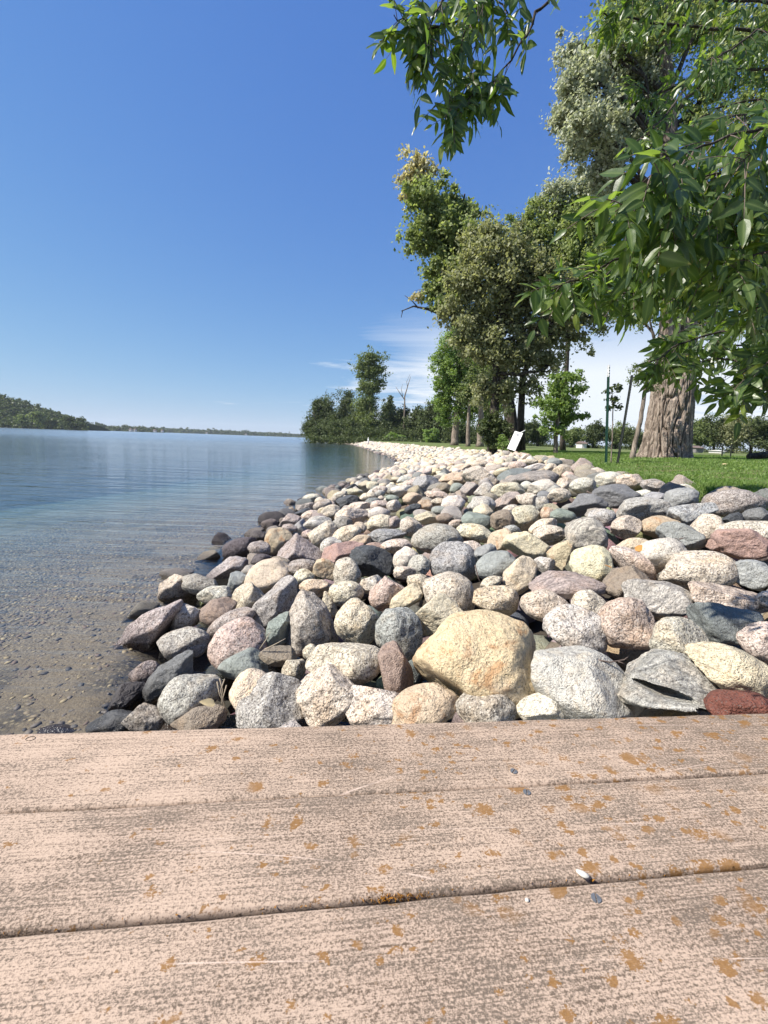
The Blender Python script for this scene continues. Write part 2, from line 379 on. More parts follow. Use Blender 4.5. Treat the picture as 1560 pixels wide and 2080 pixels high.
# ------------------------------------------------------------------ icospheres
import bmesh
ICO = {}
for lv in (1, 2, 3, 4, 5, 6):
    bm = bmesh.new(); bmesh.ops.create_icosphere(bm, subdivisions=lv, radius=1.0)
    ICO[lv] = (np.array([v.co[:] for v in bm.verts]), np.array([[v.index for v in f.verts] for f in bm.faces]))
    bm.free()
def rock_pts(lv, typ, seed):
    rg = np.random.default_rng(seed); p = ICO[lv][0]
    o = rg.uniform(0, 50)
    if typ in 'AWF':
        npn, lo, hi, k, base, amp = 11, 0.52, 0.92, 0.010, 1.05, 0.07
    else:
        npn, lo, hi, k, base, amp = (9, 0.70, 1.0, 0.040, 1.0, 0.11) if seed % 3 else (10, 0.60, 0.98, 0.022, 1.0, 0.10)
    nrm = rg.normal(size=(npn, 3)); nrm /= np.linalg.norm(nrm, axis=1)[:, None]
    if typ == 'F': nrm[0] = (0.05, -0.3, 0.95); nrm[1] = (0, 0.3, -0.95)
    if typ == 'W': nrm[0] = (-0.75, -0.45, 0.45); nrm[1] = (0.6, -0.5, 0.55)
    d = rg.uniform(lo, hi, npn)
    if typ == 'F': d[:2] = 0.5
    if typ == 'W': d[:2] = 0.55
    dots = p @ nrm.T
    rr = np.where(dots > 0.05, d / np.maximum(dots, 0.05), 9.0)
    rr = np.concatenate([rr, np.full((len(p), 1), base)], 1)
    r = -k * np.log(np.exp(-np.minimum(rr, 4) / k).sum(1))
    r = r * (1 + amp * 2 * (vn(p * 1.3, o) - 0.5) + amp * 0.8 * (vn(p * 3.1, o + 3) - 0.5))
    if lv >= 3:
        r = r * (1 + (0.07 if typ in 'AWF' else 0.035) * (vn(p * 7, o + 5) - 0.5))
    if lv >= 4:
        r = r * (1 + (0.034 if typ in 'AWF' else 0.011) * (vn(p * 17, o + 8) - 0.5))
    q = p * r[:, None]
    if typ == 'D': q[:, :2] *= (1 - 0.16 * (q[:, 2:3] + 1) / 2)
    if typ == 'W': q[:, :2] *= (1 - 0.30 * (q[:, 2:3] + 1) / 2)
    mn, mx = q.min(0), q.max(0)
    return (q - (mn + mx) / 2) / ((mx - mn) / 2)

# colour word -> albedo, surface kind, words
RC = {
 'gwt': ((.50, .485, .40), 'smooth', 'off-white'),
 'tan': ((.58, .47, .31), 'granite', 'tan'), 'tnr': ((.60, .49, .31), 'rusty', 'tan'), 'cream': ((.60, .52, .39), 'granite', 'cream'), 'yel': ((.60, .52, .385), 'smooth', 'pale yellow'),
 'wht': ((.60, .57, .49), 'smooth', 'off-white'), 'pink': ((.56, .44, .36), 'granite', 'pink speckled'), 'ppk': ((.58, .49, .405), 'granite', 'pale pink'),
 'gry': ((.41, .39, .345), 'granite', 'grey speckled'), 'pgr': ((.55, .515, .44), 'granite', 'pale grey'), 'drk': ((.07, .075, .08), 'slate', 'blackish'),
 'slt': ((.19, .195, .185), 'slate', 'dark slate grey'), 'grn': ((.30, .335, .285), 'slate', 'greenish'), 'brn': ((.27, .215, .17), 'smooth', 'brown'),
 'mau': ((.37, .325, .285), 'granite', 'mauve grey'), 'org': ((.54, .43, .30), 'rusty', 'orange stained'), 'red': ((.15, .055, .035), 'smooth', 'dark red'),
 'rpk': ((.40, .265, .225), 'smooth', 'reddish pink'), 'wet': ((.10, .085, .085), 'wet', 'wet dark'), 'blu': ((.38, .39, .365), 'slate', 'bluish grey'),
 'gns': ((.60, .56, .50), 'gneiss', 'banded grey'), 'pgn': ((.47, .40, .35), 'gneiss', 'banded pinkish'), 'dsp': ((.33, .33, .315), 'granite', 'dark speckled')}
# px, py, width, height, tilt, shape, colour  [* = landmark, its own label and short name]
ROCKS = """
975 1350 268 210 0 R tnr|huge tan boulder with rusty streaks, the largest rock, by the dock edge|huge tan boulder
1188 1396 236 150 -30 D gwt|large off-white smooth boulder leaning behind the dock, beside the huge tan one|large off-white boulder
1345 1385 200 122 -12 A gns|large cracked grey and pink gneiss boulder with a dark hollow, behind the dock|cracked gneiss boulder
1490 1364 172 92 -22 A yel|large pale yellow rough boulder above the dark red rock|pale yellow rough boulder
1508 1436 140 62 0 R red|dark red-brown smooth rock peeping over the dock at the right edge|dark red rock
1378 1302 118 96 -20 R pgr|round pale grey stone above the cracked gneiss boulder|round pale grey stone
1271 1264 112 102 0 R pink|round pink granite boulder between cream and pale grey round ones|round pink boulder
1168 1280 124 96 -15 R pgr|round cream-grey boulder touching the huge tan boulder on its right|cream-grey round boulder
1006 1224 98 66 0 R tan|tan dome-shaped rock sitting on top of the huge tan boulder|tan dome rock
1106 1230 98 64 -12 R cream|smooth cream stone between the tan dome and the round pink boulder|smooth cream stone
1196 1230 68 62 0 R ppk
883 1247 110 80 12 A yel|rough pale yellow blocky rock at the upper left of the huge tan boulder|pale yellow blocky rock
912 1204 110 84 -15 R ppk
810 1287 96 100 0 R dsp|round black and white speckled boulder left of the huge tan boulder|round speckled boulder
726 1263 92 92 0 R cream|round cream boulder with black speckles left of the round speckled boulder|round cream boulder
631 1260 110 116 0 A mau|blocky grey rock with a dark red broken band across its face|red-banded blocky rock
565 1283 48 78 -20 A grn
566 1222 118 60 45 D gry
640 1195 64 38 -4 R tan
666 1229 55 32 -65 A cream
703 1206 72 50 0 R cream
705 1164 58 64 0 D ppk
755 1140 92 64 -8 A drk|blackish slate boulder with white veins in the middle of the heap|blackish veined boulder
755 1188 46 40 0 D pgr
788 1202 84 66 20 A pink
823 1216 76 40 30 A yel
850 1184 46 36 0 R cream
825 1138 54 56 10 R wht
852 1150 46 46 -10 D gry
822 1163 46 26 0 R cream
805 1110 64 30 5 R ppk
788 1090 82 40 15 A dsp|black and white speckled flat-topped boulder above the blackish one|speckled flat boulder
694 1124 96 46 12 A rpk
660 1158 46 50 20 A org
618 1170 44 30 0 D cream
612 1153 62 34 8 R mau
609 1122 98 78 0 W mau|pointed grey-pink pyramid rock near the left edge of the heap|grey-pink pyramid rock
568 1100 56 62 30 R org|orange and cream stained round rock close to the water|orange-stained rock
675 1108 48 34 0 R pgr
727 1100 54 26 8 R org
705 1088 60 40 25 R cream
660 1090 62 50 35 A cream
526 1092 40 28 0 R wet
543 1170 96 66 10 D yel|furrowed pale yellow dome rock above the waterline|furrowed yellow rock
506 1216 72 66 0 R cream
436 1209 68 34 5 R pgr
481 1184 46 46 30 A blu
363 1203 84 66 -38 W cream|pale pointed rock standing in the water's edge, outermost of the heap|pale pointed shore rock
407 1187 80 40 -4 R mau
462 1155 86 44 14 A mau
488 1116 70 46 12 R wet
526 1116 46 34 10 R mau
530 1137 40 24 0 R wet
444 1247 80 62 20 R brn
472 1263 104 44 28 D mau
370 1259 94 50 36 A pgr|white and black speckled jagged rock lying aslant near the water|jagged speckled rock
312 1274 156 62 44 R mau|long smooth grey boulder sliding into the water, its foot wet|long grey boulder in the water
294 1264 64 20 30 R wet
487 1313 120 114 8 R pink|big round pinkish-orange granite boulder near the left end of the dock|big pinkish granite boulder
370 1311 106 64 12 R gry
348 1372 134 58 44 A slt|long dark blue-grey angular rock leaning up to the right|long dark blue-grey rock
292 1372 66 46 35 R mau
252 1422 90 62 22 A wet|dark wet brown rock at the water's edge near the dock|dark wet shore rock
233 1470 98 48 5 R slt
118 1484 74 20 0 R wet
298 1459 74 48 -8 A gry
385 1415 120 96 36 R gry|big grey speckled egg-shaped boulder near the left of the dock|grey egg-shaped boulder
398 1462 122 50 10 A brn
495 1354 104 68 4 D grn|greenish blue-veined smooth rock lying against the big pinkish boulder|greenish veined rock
508 1410 92 98 0 D yel
564 1428 152 112 -12 W gry|large sharp grey wedge rock with a bright left face, behind the dock|sharp grey wedge rock
566 1334 78 34 -2 F brn
597 1362 48 46 0 R pgr
632 1326 36 34 0 R cream
702 1349 162 78 -3 R cream|long speckled yellow-grey oval boulder lying level|speckled oval boulder
663 1416 138 116 -14 A ppk|large pinkish tan blocky rock under the speckled oval boulder|pinkish tan blocky rock
764 1432 132 80 -6 A pgr
805 1364 66 108 8 D brn
858 1438 146 84 16 D org|orange stained cream rock in front of the huge tan boulder, at the dock|orange-stained dock rock
986 1444 120 78 0 D mau|mauve-pink dome rock rising just behind the dock, below the huge boulder|mauve dome rock
1101 1440 104 58 0 R wht
1203 1150 94 86 -15 D yel|pale yellow dome boulder above the mauve slab|pale yellow dome boulder
1290 1146 112 46 -38 D ppk
1272 1182 98 68 0 W brn
1150 1187 150 50 -3 F pgn|mauve-brown flat slab lying across, right of the yellow egg stone|mauve slab
1415 1161 152 80 4 R cream|big oval cream speckled boulder in the right part of the heap|big oval cream boulder
1526 1167 88 60 -8 A blu
1478 1222 158 62 -8 F pink|long pink speckled slab at the right, above the dark slate boulder|long pink slab
1348 1221 134 78 -16 A gns|banded grey angular boulder right of the round pink boulder|banded grey boulder
1477 1274 134 88 -10 A slt|dark slate boulder with pale streaks at the right|dark streaked slate boulder
1546 1302 86 82 0 R ppk
1556 1218 30 34 0 R ppk
922 1143 98 86 -5 D dsp|steep grey granite boulder with pointed top in the centre of the heap|steep grey granite boulder
889 1096 108 64 0 D gry
957 1116 44 36 -15 R ppk
963 1082 76 36 -8 R cream
1016 1098 52 44 15 A org
1070 1110 94 60 -10 A yel
985 1124 50 34 35 R blu
1007 1149 86 58 18 R blu
1053 1168 86 56 52 R yel|yellowish egg-shaped stone standing on end beside the green-grey one|yellow egg stone
1107 1148 46 34 0 R pgr
998 1184 48 26 25 R cream
1140 1128 48 66 -20 A org
1112 1087 64 42 10 D ppk
1044 1081 38 24 0 A dsp
1343 1126 94 66 16 R wht|off-white rounded boulder behind the big oval cream boulder|off-white rounded boulder
1383 1092 82 62 -26 A blu
1339 1071 72 46 5 R org
1506 1106 100 62 -12 A rpk|reddish pink jagged rock at the right edge of the heap|reddish jagged rock
1455 1107 34 32 0 A rpk
1519 1083 108 50 0 R ppk
1437 1076 66 64 0 D ppk|pale pink dome stone left of the reddish jagged rock|pale pink dome stone
1270 1071 64 48 0 R ppk
1188 1086 82 72 -5 R gns|round grey banded boulder near the top right of the heap|round banded boulder
1222 1052 52 38 0 R gry
1283 1110 64 34 8 D yel
1191 1026 76 48 0 A slt
1250 1008 90 50 0 A slt|big dark slate block below two white stones at the lawn edge|dark slate block
1301 1036 108 52 5 R gry|grey oval boulder in front of the shaded stones by the lawn|grey oval boulder
1239 974 56 32 0 R wht|white round-topped stone at the edge of the lawn|white lawn-edge stone
1278 979 60 32 -6 R cream
1186 987 56 34 0 R pgr
1332 992 60 32 -22 R mau
1306 1004 36 20 0 R wht
1332 1010 46 22 0 R blu
1388 995 40 24 0 R wht
1386 1015 70 48 12 R blu|bluish grey stone dappled with leaf shade at the lawn edge|dappled bluish stone
1404 1044 92 48 16 A dsp
1488 1024 112 58 0 R mau|large brownish boulder lying in the tree's shade below the lawn|large shaded boulder
1491 1054 44 28 0 A drk
1540 1048 60 34 0 R slt
1558 1014 40 44 0 A slt
1142 958 38 30 -5 R cream
1118 952 28 22 0 R cream
1145 983 40 26 15 A ppk
1077 977 114 38 8 D pgn|long pinkish rough boulder at the top of the heap below the sign|long pinkish top boulder
1047 965 72 28 12 R slt
1032 998 70 36 0 R cream
1028 1018 62 32 20 A pgn
1108 992 64 36 4 R wht
1135 1006 46 30 0 R ppk
1070 1018 48 36 -8 A ppk
1101 1024 28 32 0 A gry
1068 1052 58 52 0 R cream|round cream stone left of the smooth green-grey one, upper heap|upper round cream stone
1020 1058 48 48 -30 A brn
1035 1037 42 22 15 R ppk
978 1028 56 42 -10 R gns
981 1039 42 30 0 R yel
968 1060 62 42 0 R grn
1112 1043 28 28 30 R org
1143 1048 54 30 -5 R grn|smooth green-grey oval stone in the upper heap|green-grey oval stone
1105 1072 62 36 20 R cream
1037 1077 32 22 0 R dsp
975 972 76 50 -6 A ppk|large pale pinkish block in the upper middle of the heap|pale pinkish block
985 998 42 36 15 A pgr
953 993 42 30 20 A pgn
920 1027 48 46 -10 R wht|round off-white stone with grey spots in the upper middle|spotted round stone
928 993 30 24 0 R grn
902 992 32 24 0 R brn
918 973 52 26 5 D org
888 1008 44 22 -8 A ppk
887 1020 34 18 0 R cream
865 988 54 44 0 W dsp|three-cornered grey granite rock in the upper left of the heap|three-cornered granite rock
838 1014 42 28 0 R org
863 1028 34 28 -10 R org|bright rust-orange small rock beside the spotted round stone|rust-orange rock
867 1052 52 28 -3 A yel
838 1034 36 20 12 A drk
800 1028 30 26 0 R pgr
835 1070 46 42 0 R ppk
803 1062 30 28 -15 A mau
773 1064 56 38 5 R cream
770 1043 46 28 10 R wht
903 1053 36 22 0 R brn
895 1038 38 20 -8 R grn
927 1063 34 16 8 R ppk
822 977 32 20 0 R wht
840 983 30 20 8 R ppk
817 998 46 24 8 A wht
808 968 22 18 0 R pink
858 962 42 18 15 R ppk
720 999 36 16 0 R cream
716 991 28 14 18 A drk
772 997 32 22 15 A ppk
757 987 26 20 0 R yel
770 1026 38 20 10 R ppk
797 1013 28 16 0 R grn
633 1014 42 22 4 R pgr|pale dome stone on the waterline where the shore bends away|pale waterline dome
624 1031 44 22 0 R mau
655 1027 40 26 10 R mau
614 1043 38 16 22 A drk
588 1059 46 32 8 A mau
629 1049 42 24 14 R ppk
611 1070 30 34 0 A blu
645 1064 58 32 0 R gns
672 1041 42 30 20 R cream
707 1020 48 28 15 A drk
730 1029 44 20 4 R ppk
715 1051 72 40 6 A ppk
696 1061 42 26 -12 A mau
731 1072 26 24 0 R cream
625 1087 26 22 20 A pink
588 1075 32 22 -10 R mau
540 1094 38 24 8 R wet
933 953 46 20 14 R yel
973 945 36 22 8 R ppk
1003 953 46 20 14 R ppk
1020 958 38 16 8 R yel
1052 948 36 22 0 R ppk
1087 952 46 22 0 R wht
1075 940 36 14 0 R cream
1070 930 26 16 20 A wht
747 1010 34 18 8 R cream
690 1008 34 18 20 R ppk
672 1020 30 16 20 R cream
750 1043 30 20 10 R cream
757 1112 40 20 10 R rpk
905 940 34 14 8 R cream
874 945 30 14 4 R ppk
950 932 34 14 4 R wht
"""
def direction(dx, dy):
    a = math.degrees(math.atan2(-dy, dx)) % 360
    return ['right of', 'up and to the right of', 'just above', 'up and to the left of', 'left of', 'below and left of', 'just below', 'below and right of'][int(((a + 22.5) % 360) // 45)]
rows = []
for ln in ROCKS.strip().split('\n'):
    p = ln.split('|'); a = p[0].split()
    rows.append(dict(x=float(a[0]), y=float(a[1]), w=float(a[2]), h=float(a[3]), r=float(a[4]), t=a[5], c=a[6], label=p[1] if len(p) > 1 else None, lm=p[2] if len(p) > 2 else None))
marks = [(r['x'], r['y'], r['lm']) for r in rows if r['lm']] + [(1045, 915, 'white tilted sign'), (1237, 932, 'green metal post')]
used_labels = set(r['label'] for r in rows if r['label'])
SH = {'R': 'rounded', 'D': 'domed', 'A': 'angular', 'W': 'pointed', 'F': 'flat'}
def rock_label(x, y, w, typ, colw):
    size = 'large' if w > 95 else 'medium-sized' if w > 50 else 'small' if w > 26 else 'tiny'
    near = sorted(marks, key=lambda m: (m[0] - x) ** 2 + (m[1] - y) ** 2)
    for extra in ('', 'next but one ', 'slightly apart '):
        for m in near[:4]:
            if abs(m[0] - x) + abs(m[1] - y) < 1: continue
            d = direction(x - m[0], y - m[1])
            far = math.hypot(x - m[0], y - m[1])
            how = extra + ('' if far < 90 else 'some way ')
            lb = f"{size} {colw} {SH[typ]} stone, {how}{d} the {m[2]}"
            if lb not in used_labels and len(lb.split()) <= 16:
                used_labels.add(lb); return lb
    return None
placed = []     # x, y, radius
def rock_obj(name, me, mw, rgb, label):
    o = ob(name, me, mw=mw)
    o.color = (*rgb, 1)
    return tag(o, label, 'rock', 'loose riprap rocks on the bank')
rg = np.random.default_rng(5)
for i, r in enumerate(rows):
    g = hit(r['x'], r['y'], rg.uniform(-0.01, 0.05))
    zc = depth(g)
    s = zc / FPX
    w, h = r['w'] * s * 1.02, r['h'] * s * 1.03
    dd = 0.5 * (w + h) * 0.95
    if r['t'] == 'F': dd = w * 0.6
    lv = 6 if r['w'] > 180 else 5 if r['w'] > 42 else 4
    seed = 100 + i * 7
    q = rock_pts(lv, r['t'], seed) * np.array([w / 2, dd / 2, h / 2])
    if r['lm'] == 'cracked gneiss boulder':
        un_ = q / np.array([w / 2, dd / 2, h / 2])
        e_ = ((un_[:, 0] + 0.22) / 0.48) ** 2 + ((un_[:, 2] + 0.12 + 0.10 * un_[:, 0]) / 0.15) ** 2
        q[:, 1] += np.where((un_[:, 1] < 0) & (e_ < 1), (1 - e_) ** 0.5 * 0.38 * dd, 0)
        e_ = ((un_[:, 0] - 0.55) / 0.36) ** 2 + ((un_[:, 2] + 0.30) / 0.06) ** 2
        q[:, 1] += np.where((un_[:, 1] < 0) & (e_ < 1), (1 - e_) ** 0.5 * 0.16 * dd, 0)
    rgb, kind, words = RC[r['c']]
    j = rg.uniform(0.88, 1.10); rgb = tuple(min(0.7, cc_ * j * rg.uniform(0.96, 1.04)) for cc_ in rgb)
    me = mesh_np('riprap_rock', q, ICO[lv][1], 3, True, ROCKM[kind])
    a = math.radians(r['r']); X = RT * math.cos(a) + UP * math.sin(a); Z = -RT * math.sin(a) + UP * math.cos(a)
    mw = Matrix(((X[0], FW[0], Z[0], g[0]), (X[1], FW[1], Z[1], g[1]), (X[2], FW[2], Z[2], g[2]), (0, 0, 0, 1)))
    lb = r['label'] or rock_label(r['x'], r['y'], r['w'], r['t'], words) or f"{words} stone, {SH[r['t']]}, one of the heap near the middle"
    rock_obj('boulder' if r['w'] > 95 else 'riprap_rock', me, mw, rgb, lb)
    placed.append((g[0], g[1], (w + dd) / 4))
NSINGLE = 300 - len(rows)
# ------------------------------------------------------------------ the rest of the riprap
PAL = ['cream', 'ppk', 'wht', 'cream', 'tan', 'ppk', 'cream', 'cream', 'wht', 'ppk', 'ppk', 'pgr', 'yel', 'pink', 'gry', 'tan', 'wht', 'cream', 'blu', 'slt', 'ppk', 'wht', 'cream', 'mau', 'ppk', 'pgr']
VAR = []
for k in range(12):
    t = 'RADAWAWRDAAR'[k]
    VAR.append((t, [mesh_np('riprap_rock', rock_pts(4, t, 900 + k), ICO[4][1], 3, True, ROCKM[kd]) for kd in ('granite', 'smooth', 'slate', 'gneiss')]))
KIX = {'granite': 0, 'smooth': 1, 'slate': 2, 'gneiss': 3, 'rusty': 0, 'wet': 1}
cell = {}
def far_enough(x, y, r, f=0.80):
    cx, cy = int(x // 0.6), int(y // 0.6)
    for ax in range(cx - 1, cx + 2):
        for ay in range(cy - 1, cy + 2):
            for (qx, qy, qr) in cell.get((ax, ay), ()):
                if (qx - x) ** 2 + (qy - y) ** 2 < ((qr + r) * f) ** 2: return False
    return True
def put(x, y, r): cell.setdefault((int(x // 0.6), int(y // 0.6)), []).append((x, y, r))
for q in placed: put(*q)
cand = []
rn = random.Random(11)
y = 1.0
tries = 0
for band in range(1, 330):
    y0 = 0.6 + band * 0.45
    if y0 > 128: break
    n = 46 if y0 < 60 else 24
    for _ in range(n):
        yy = y0 + rn.random() * 0.45
        v = rn.uniform(-0.03, 1.03)
        xx = wl(yy) + v * wd(yy)
        r = rn.choice([.09, .11, .13, .15, .17, .2]) * (1.0 if yy < 40 else 1.35)
        ii = toimg((float(xx), yy, float(surf(xx, yy))))
        if far_enough(xx, yy, r, 0.80 if ii[1] < 950 or ii[0] > 1580 or ii[0] < 60 else 1.04):
            put(xx, yy, r); cand.append((float(xx), yy, r, v))
vis = []
for cnd in cand:
    zz = float(surf(cnd[0], cnd[1])); ix, iy = toimg((cnd[0], cnd[1], zz))
    inside = -30 < ix < 1590 and cnd[1] > 1.5
    vis.append((cnd, ix, iy, zz, 2 * cnd[2] * FPX / cnd[1] if inside else 0))
vis.sort(key=lambda t: -t[4])
heap_v, heap_f, heap_c, hb = [], [], [], 0
SHAPES = {lv: [rock_pts(lv, t, 400 + k) for k, t in enumerate('RAADAARWAADR')] for lv in (1, 2)}
ns = 0
for (cnd, ix, iy, zz, wpx) in vis:
    x, yy, r, v = cnd
    cname = rn.choice(PAL)
    if v < 0.10 and rn.random() < 0.6: cname = rn.choice(['mau', 'wet', 'slt', 'mau'])
    rgb, kind, words = RC[cname]
    j = rn.uniform(0.85, 1.12); rgb = [min(0.7, k * j * rn.uniform(0.96, 1.04)) for k in rgb]
    sc = (r * rn.uniform(.9, 1.3), r * rn.uniform(.85, 1.15), r * rn.uniform(.6, 1.0))
    if ns < NSINGLE and wpx > 0:
        t, ms_ = VAR[rn.randrange(12)]
        lb = rock_label(ix, iy, wpx, t, words)
        if lb:
            e = Matrix.Translation((x, yy, zz - 0.02)) @ Matrix.Rotation(rn.uniform(0, 6.28), 4, 'Z') @ Matrix.Rotation(rn.uniform(-.3, .3), 4, 'X') @ Matrix.Diagonal((*sc, 1))
            rock_obj('riprap_rock', ms_[KIX[kind]], e, rgb, lb); ns += 1
            continue
    lv = 2 if yy < 34 else 1
    p = SHAPES[lv][rn.randrange(12)] * np.array(sc)
    a = rn.uniform(0, 6.28); ca, sa = math.cos(a), math.sin(a)
    p = np.stack([p[:, 0] * ca - p[:, 1] * sa, p[:, 0] * sa + p[:, 1] * ca, p[:, 2]], 1) + np.array([x, yy, zz - 0.02 + rn.uniform(-.03, .04)])
    heap_v.append(p); heap_f.append(ICO[lv][1] + hb); hb += len(p)
    heap_c.append(np.tile([*rgb, 1], (len(p), 1)))
o = ob('riprap_stones', mesh_np('riprap_stones', np.concatenate(heap_v), np.concatenate(heap_f), 3, True, ROCKV, np.concatenate(heap_c)))
tag(o, 'distant run of pale riprap stones along the curving shore', 'riprap', kind='stuff')
# second layer, seen in the gaps
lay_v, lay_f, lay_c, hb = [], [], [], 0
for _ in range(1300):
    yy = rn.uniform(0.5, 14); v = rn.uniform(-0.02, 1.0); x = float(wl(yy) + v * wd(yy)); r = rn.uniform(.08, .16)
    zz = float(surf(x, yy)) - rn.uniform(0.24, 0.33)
    rgb = [k * rn.uniform(.45, .8) for k in RC[rn.choice(['brn', 'gry', 'mau', 'tan', 'slt', 'cream'])][0]]  # stone colours darkened to paint shade into the gaps
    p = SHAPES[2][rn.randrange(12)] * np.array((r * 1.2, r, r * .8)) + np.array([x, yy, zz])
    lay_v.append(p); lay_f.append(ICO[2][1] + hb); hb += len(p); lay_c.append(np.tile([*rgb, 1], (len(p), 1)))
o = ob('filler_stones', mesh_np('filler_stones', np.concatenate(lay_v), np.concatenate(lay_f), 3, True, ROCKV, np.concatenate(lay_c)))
tag(o, 'small filler stones deep in the gaps between the riprap rocks', 'filler stones', kind='stuff')
# pebbles on the lake bed
pv, pf, pc, hb = [], [], [], 0
for _ in range(52000):
    yy = 1.0 + 7.5 * rn.random() ** 1.2; du = rn.uniform(0.0, 4.2) ** 1.0; x = float(wl(yy)) - du
    pn = float(vn(np.array([[x * 1.1, yy * 1.1, 3.0]]))[0])
    if pn < 0.40 or (yy < 3.4 and du < 1.0 - .2 * (yy - 2) and rn.random() < .93): 
        if rn.random() < .80: continue
    r = rn.choice([.004, .005, .006, .006, .007, .008, .010, .012, .017]); zz = float(surf(x, yy)) + r * 0.02
    rgb = rn.choice([(.30, .24, .14), (.24, .19, .12), (.10, .095, .09), (.15, .13, .115), (.18, .155, .13), (.34, .28, .17), (.13, .10, .08), (.07, .065, .065), (.17, .12, .09)])
    a = rn.uniform(0, 6.28); ca, sa = math.cos(a), math.sin(a)
    p = SHAPES[1][rn.randrange(12)] * np.array((r * 1.4, r, r * .45))
    p = np.stack([p[:, 0] * ca - p[:, 1] * sa, p[:, 0] * sa + p[:, 1] * ca, p[:, 2]], 1) + np.array([x, yy, zz])
    pv.append(p); pf.append(ICO[1][1] + hb); hb += len(p); pc.append(np.tile([*rgb, 1], (len(p), 1)))
PEB, T = new_mat('pebble'); finish(PEB, T, principled(T, T.mix(1.0, T.n('ShaderNodeAttribute', attribute_name='Col').outputs[0], (.82, .80, .78, 1), 'MULTIPLY'), 0.7))
o = ob('lakebed_pebbles', mesh_np('lakebed_pebbles', np.concatenate(pv), np.concatenate(pf), 3, True, PEB, np.concatenate(pc)))
tag(o, 'small mixed pebbles on the shallow lake bed', 'pebbles', kind='stuff')

# ------------------------------------------------------------------ dock
D1c = np.array([5620.0, -275.0, FPX]); D1 = RT * D1c[0] + UP * D1c[1] + FW * D1c[2]; D1 /= np.linalg.norm(D1)
D2 = np.array([0, 1, -0.03]); D2 = D2 - D1 * (D2 @ D1); D2 /= np.linalg.norm(D2)
DN = np.cross(D1, D2); DN /= np.linalg.norm(DN)
def dock_hit(px, py, h):
    d = ray(px, py); t = -h / (d @ DN); return CAM + d * t
def dco(px, py, h):
    q = dock_hit(px, py, h) - CAM; return q @ D1, q @ D2
e0, e1, e2 = [dco(780, yy, 1.0)[1] for yy in (1466, 1606, 1823)]
HD = 0.1445 * 2 / (e0 - e2)
e0, e1, e2 = e0 * HD, e1 * HD, e2 * HD
DO = CAM - DN * HD                 # dock origin straight under the camera
pm, T = new_mat('composite_plank')
oc = T.n('ShaderNodeTexCoord').outputs['Object']
oi = T.n('ShaderNodeObjectInfo'); rnd = T.math('MULTIPLY', oi.outputs['Random'], 31.0)
v = T.vmath('ADD', oc, T.n('ShaderNodeCombineXYZ', {0: rnd, 1: rnd, 2: 0.0}).outputs[0])
big = T.noise(v, 3.2, 4, 0.65); mid = T.noise(T.vscale(v, (1, 2.2, 1)), 11.0, 5, 0.7)
gr1 = T.noise(T.vscale(v, (230, 330, 230)), 1.0, 3, 0.8)
gr2 = T.noise(T.vscale(v, (400, 460, 300)), 1.0, 3, 0.8)
stk = T.noise(T.vscale(v, (5, 420, 5)), 1.0, 3, 0.65)
sepo = T.n('ShaderNodeSeparateXYZ', {0: oc})
right = T.ramp(sepo.outputs[0], -0.45, 0.7)
dirt = T.math('ADD', T.math('MULTIPLY', T.ramp(big, 0.40, 0.62), 0.045), T.math('ADD', T.math('MULTIPLY', T.ramp(mid, 0.35, 0.7), 0.09), T.math('MULTIPLY', right, 0.035)))
dk = T.math('ADD', T.math('MULTIPLY', gr1, 0.50), T.math('MULTIPLY', gr2, 0.5))
dk = T.math('ADD', dk, dirt)
dk = T.math('ADD', dk, T.math('MULTIPLY', T.math('SUBTRACT', stk, 0.5), 0.30))
dk = T.ramp(dk, 0.515, 0.655)
c = T.mix(T.ramp(big, 0.35, 0.65), (0.44, 0.332, 0.248, 1), (0.39, 0.295, 0.222, 1))
c = T.mix(T.math('MULTIPLY', dk, 0.90), c, T.mix(T.ramp(mid, 0.4, 0.6), (0.070, 0.048, 0.032, 1), (0.10, 0.078, 0.058, 1)))
# orange lichen
wob3 = T.vscale(T.n('ShaderNodeTexNoise', {'Vector': v, 'Scale': 55.0, 'Detail': 4.0}).outputs[1], (0.022, 0.014, 0.02))
li = None
for (sc_, amp_, t0_) in ((40.0, 0.50, 0.48), (80.0, 0.50, 0.48)):
    vo = T.n('ShaderNodeTexVoronoi', {'Vector': T.vmath('ADD', T.vscale(v, (0.72, 1, 1)), wob3), 'Scale': sc_, 'Randomness': 1.0})
    lr = T.n('ShaderNodeSeparateColor', {0: vo.outputs['Color']}).outputs[0]
    size = T.math('MULTIPLY', T.ramp(T.math('ADD', lr, T.math('MULTIPLY', T.math('SUBTRACT', right, 0.35), 0.36)), t0_, 1.12), amp_)
    l_ = T.math('SUBTRACT', size, vo.outputs['Distance'])
    l_ = T.math('ADD', l_, T.math('MULTIPLY', T.math('SUBTRACT', gr1, 0.52), 0.9))
    l_ = T.math('MULTIPLY', T.ramp(l_, 0.0, 0.09), T.ramp(T.noise(v, 6 if sc_ < 60 else 9, 2), 0.40, 0.50))
    li = l_ if li is None else T.math('MAXIMUM', li, l_)
c = T.mix(T.math('MULTIPLY', li, 0.82), c, T.mix(T.ramp(gr2, 0.35, 0.65), (0.15, 0.068, 0.012, 1), (0.27, 0.14, 0.045, 1)))
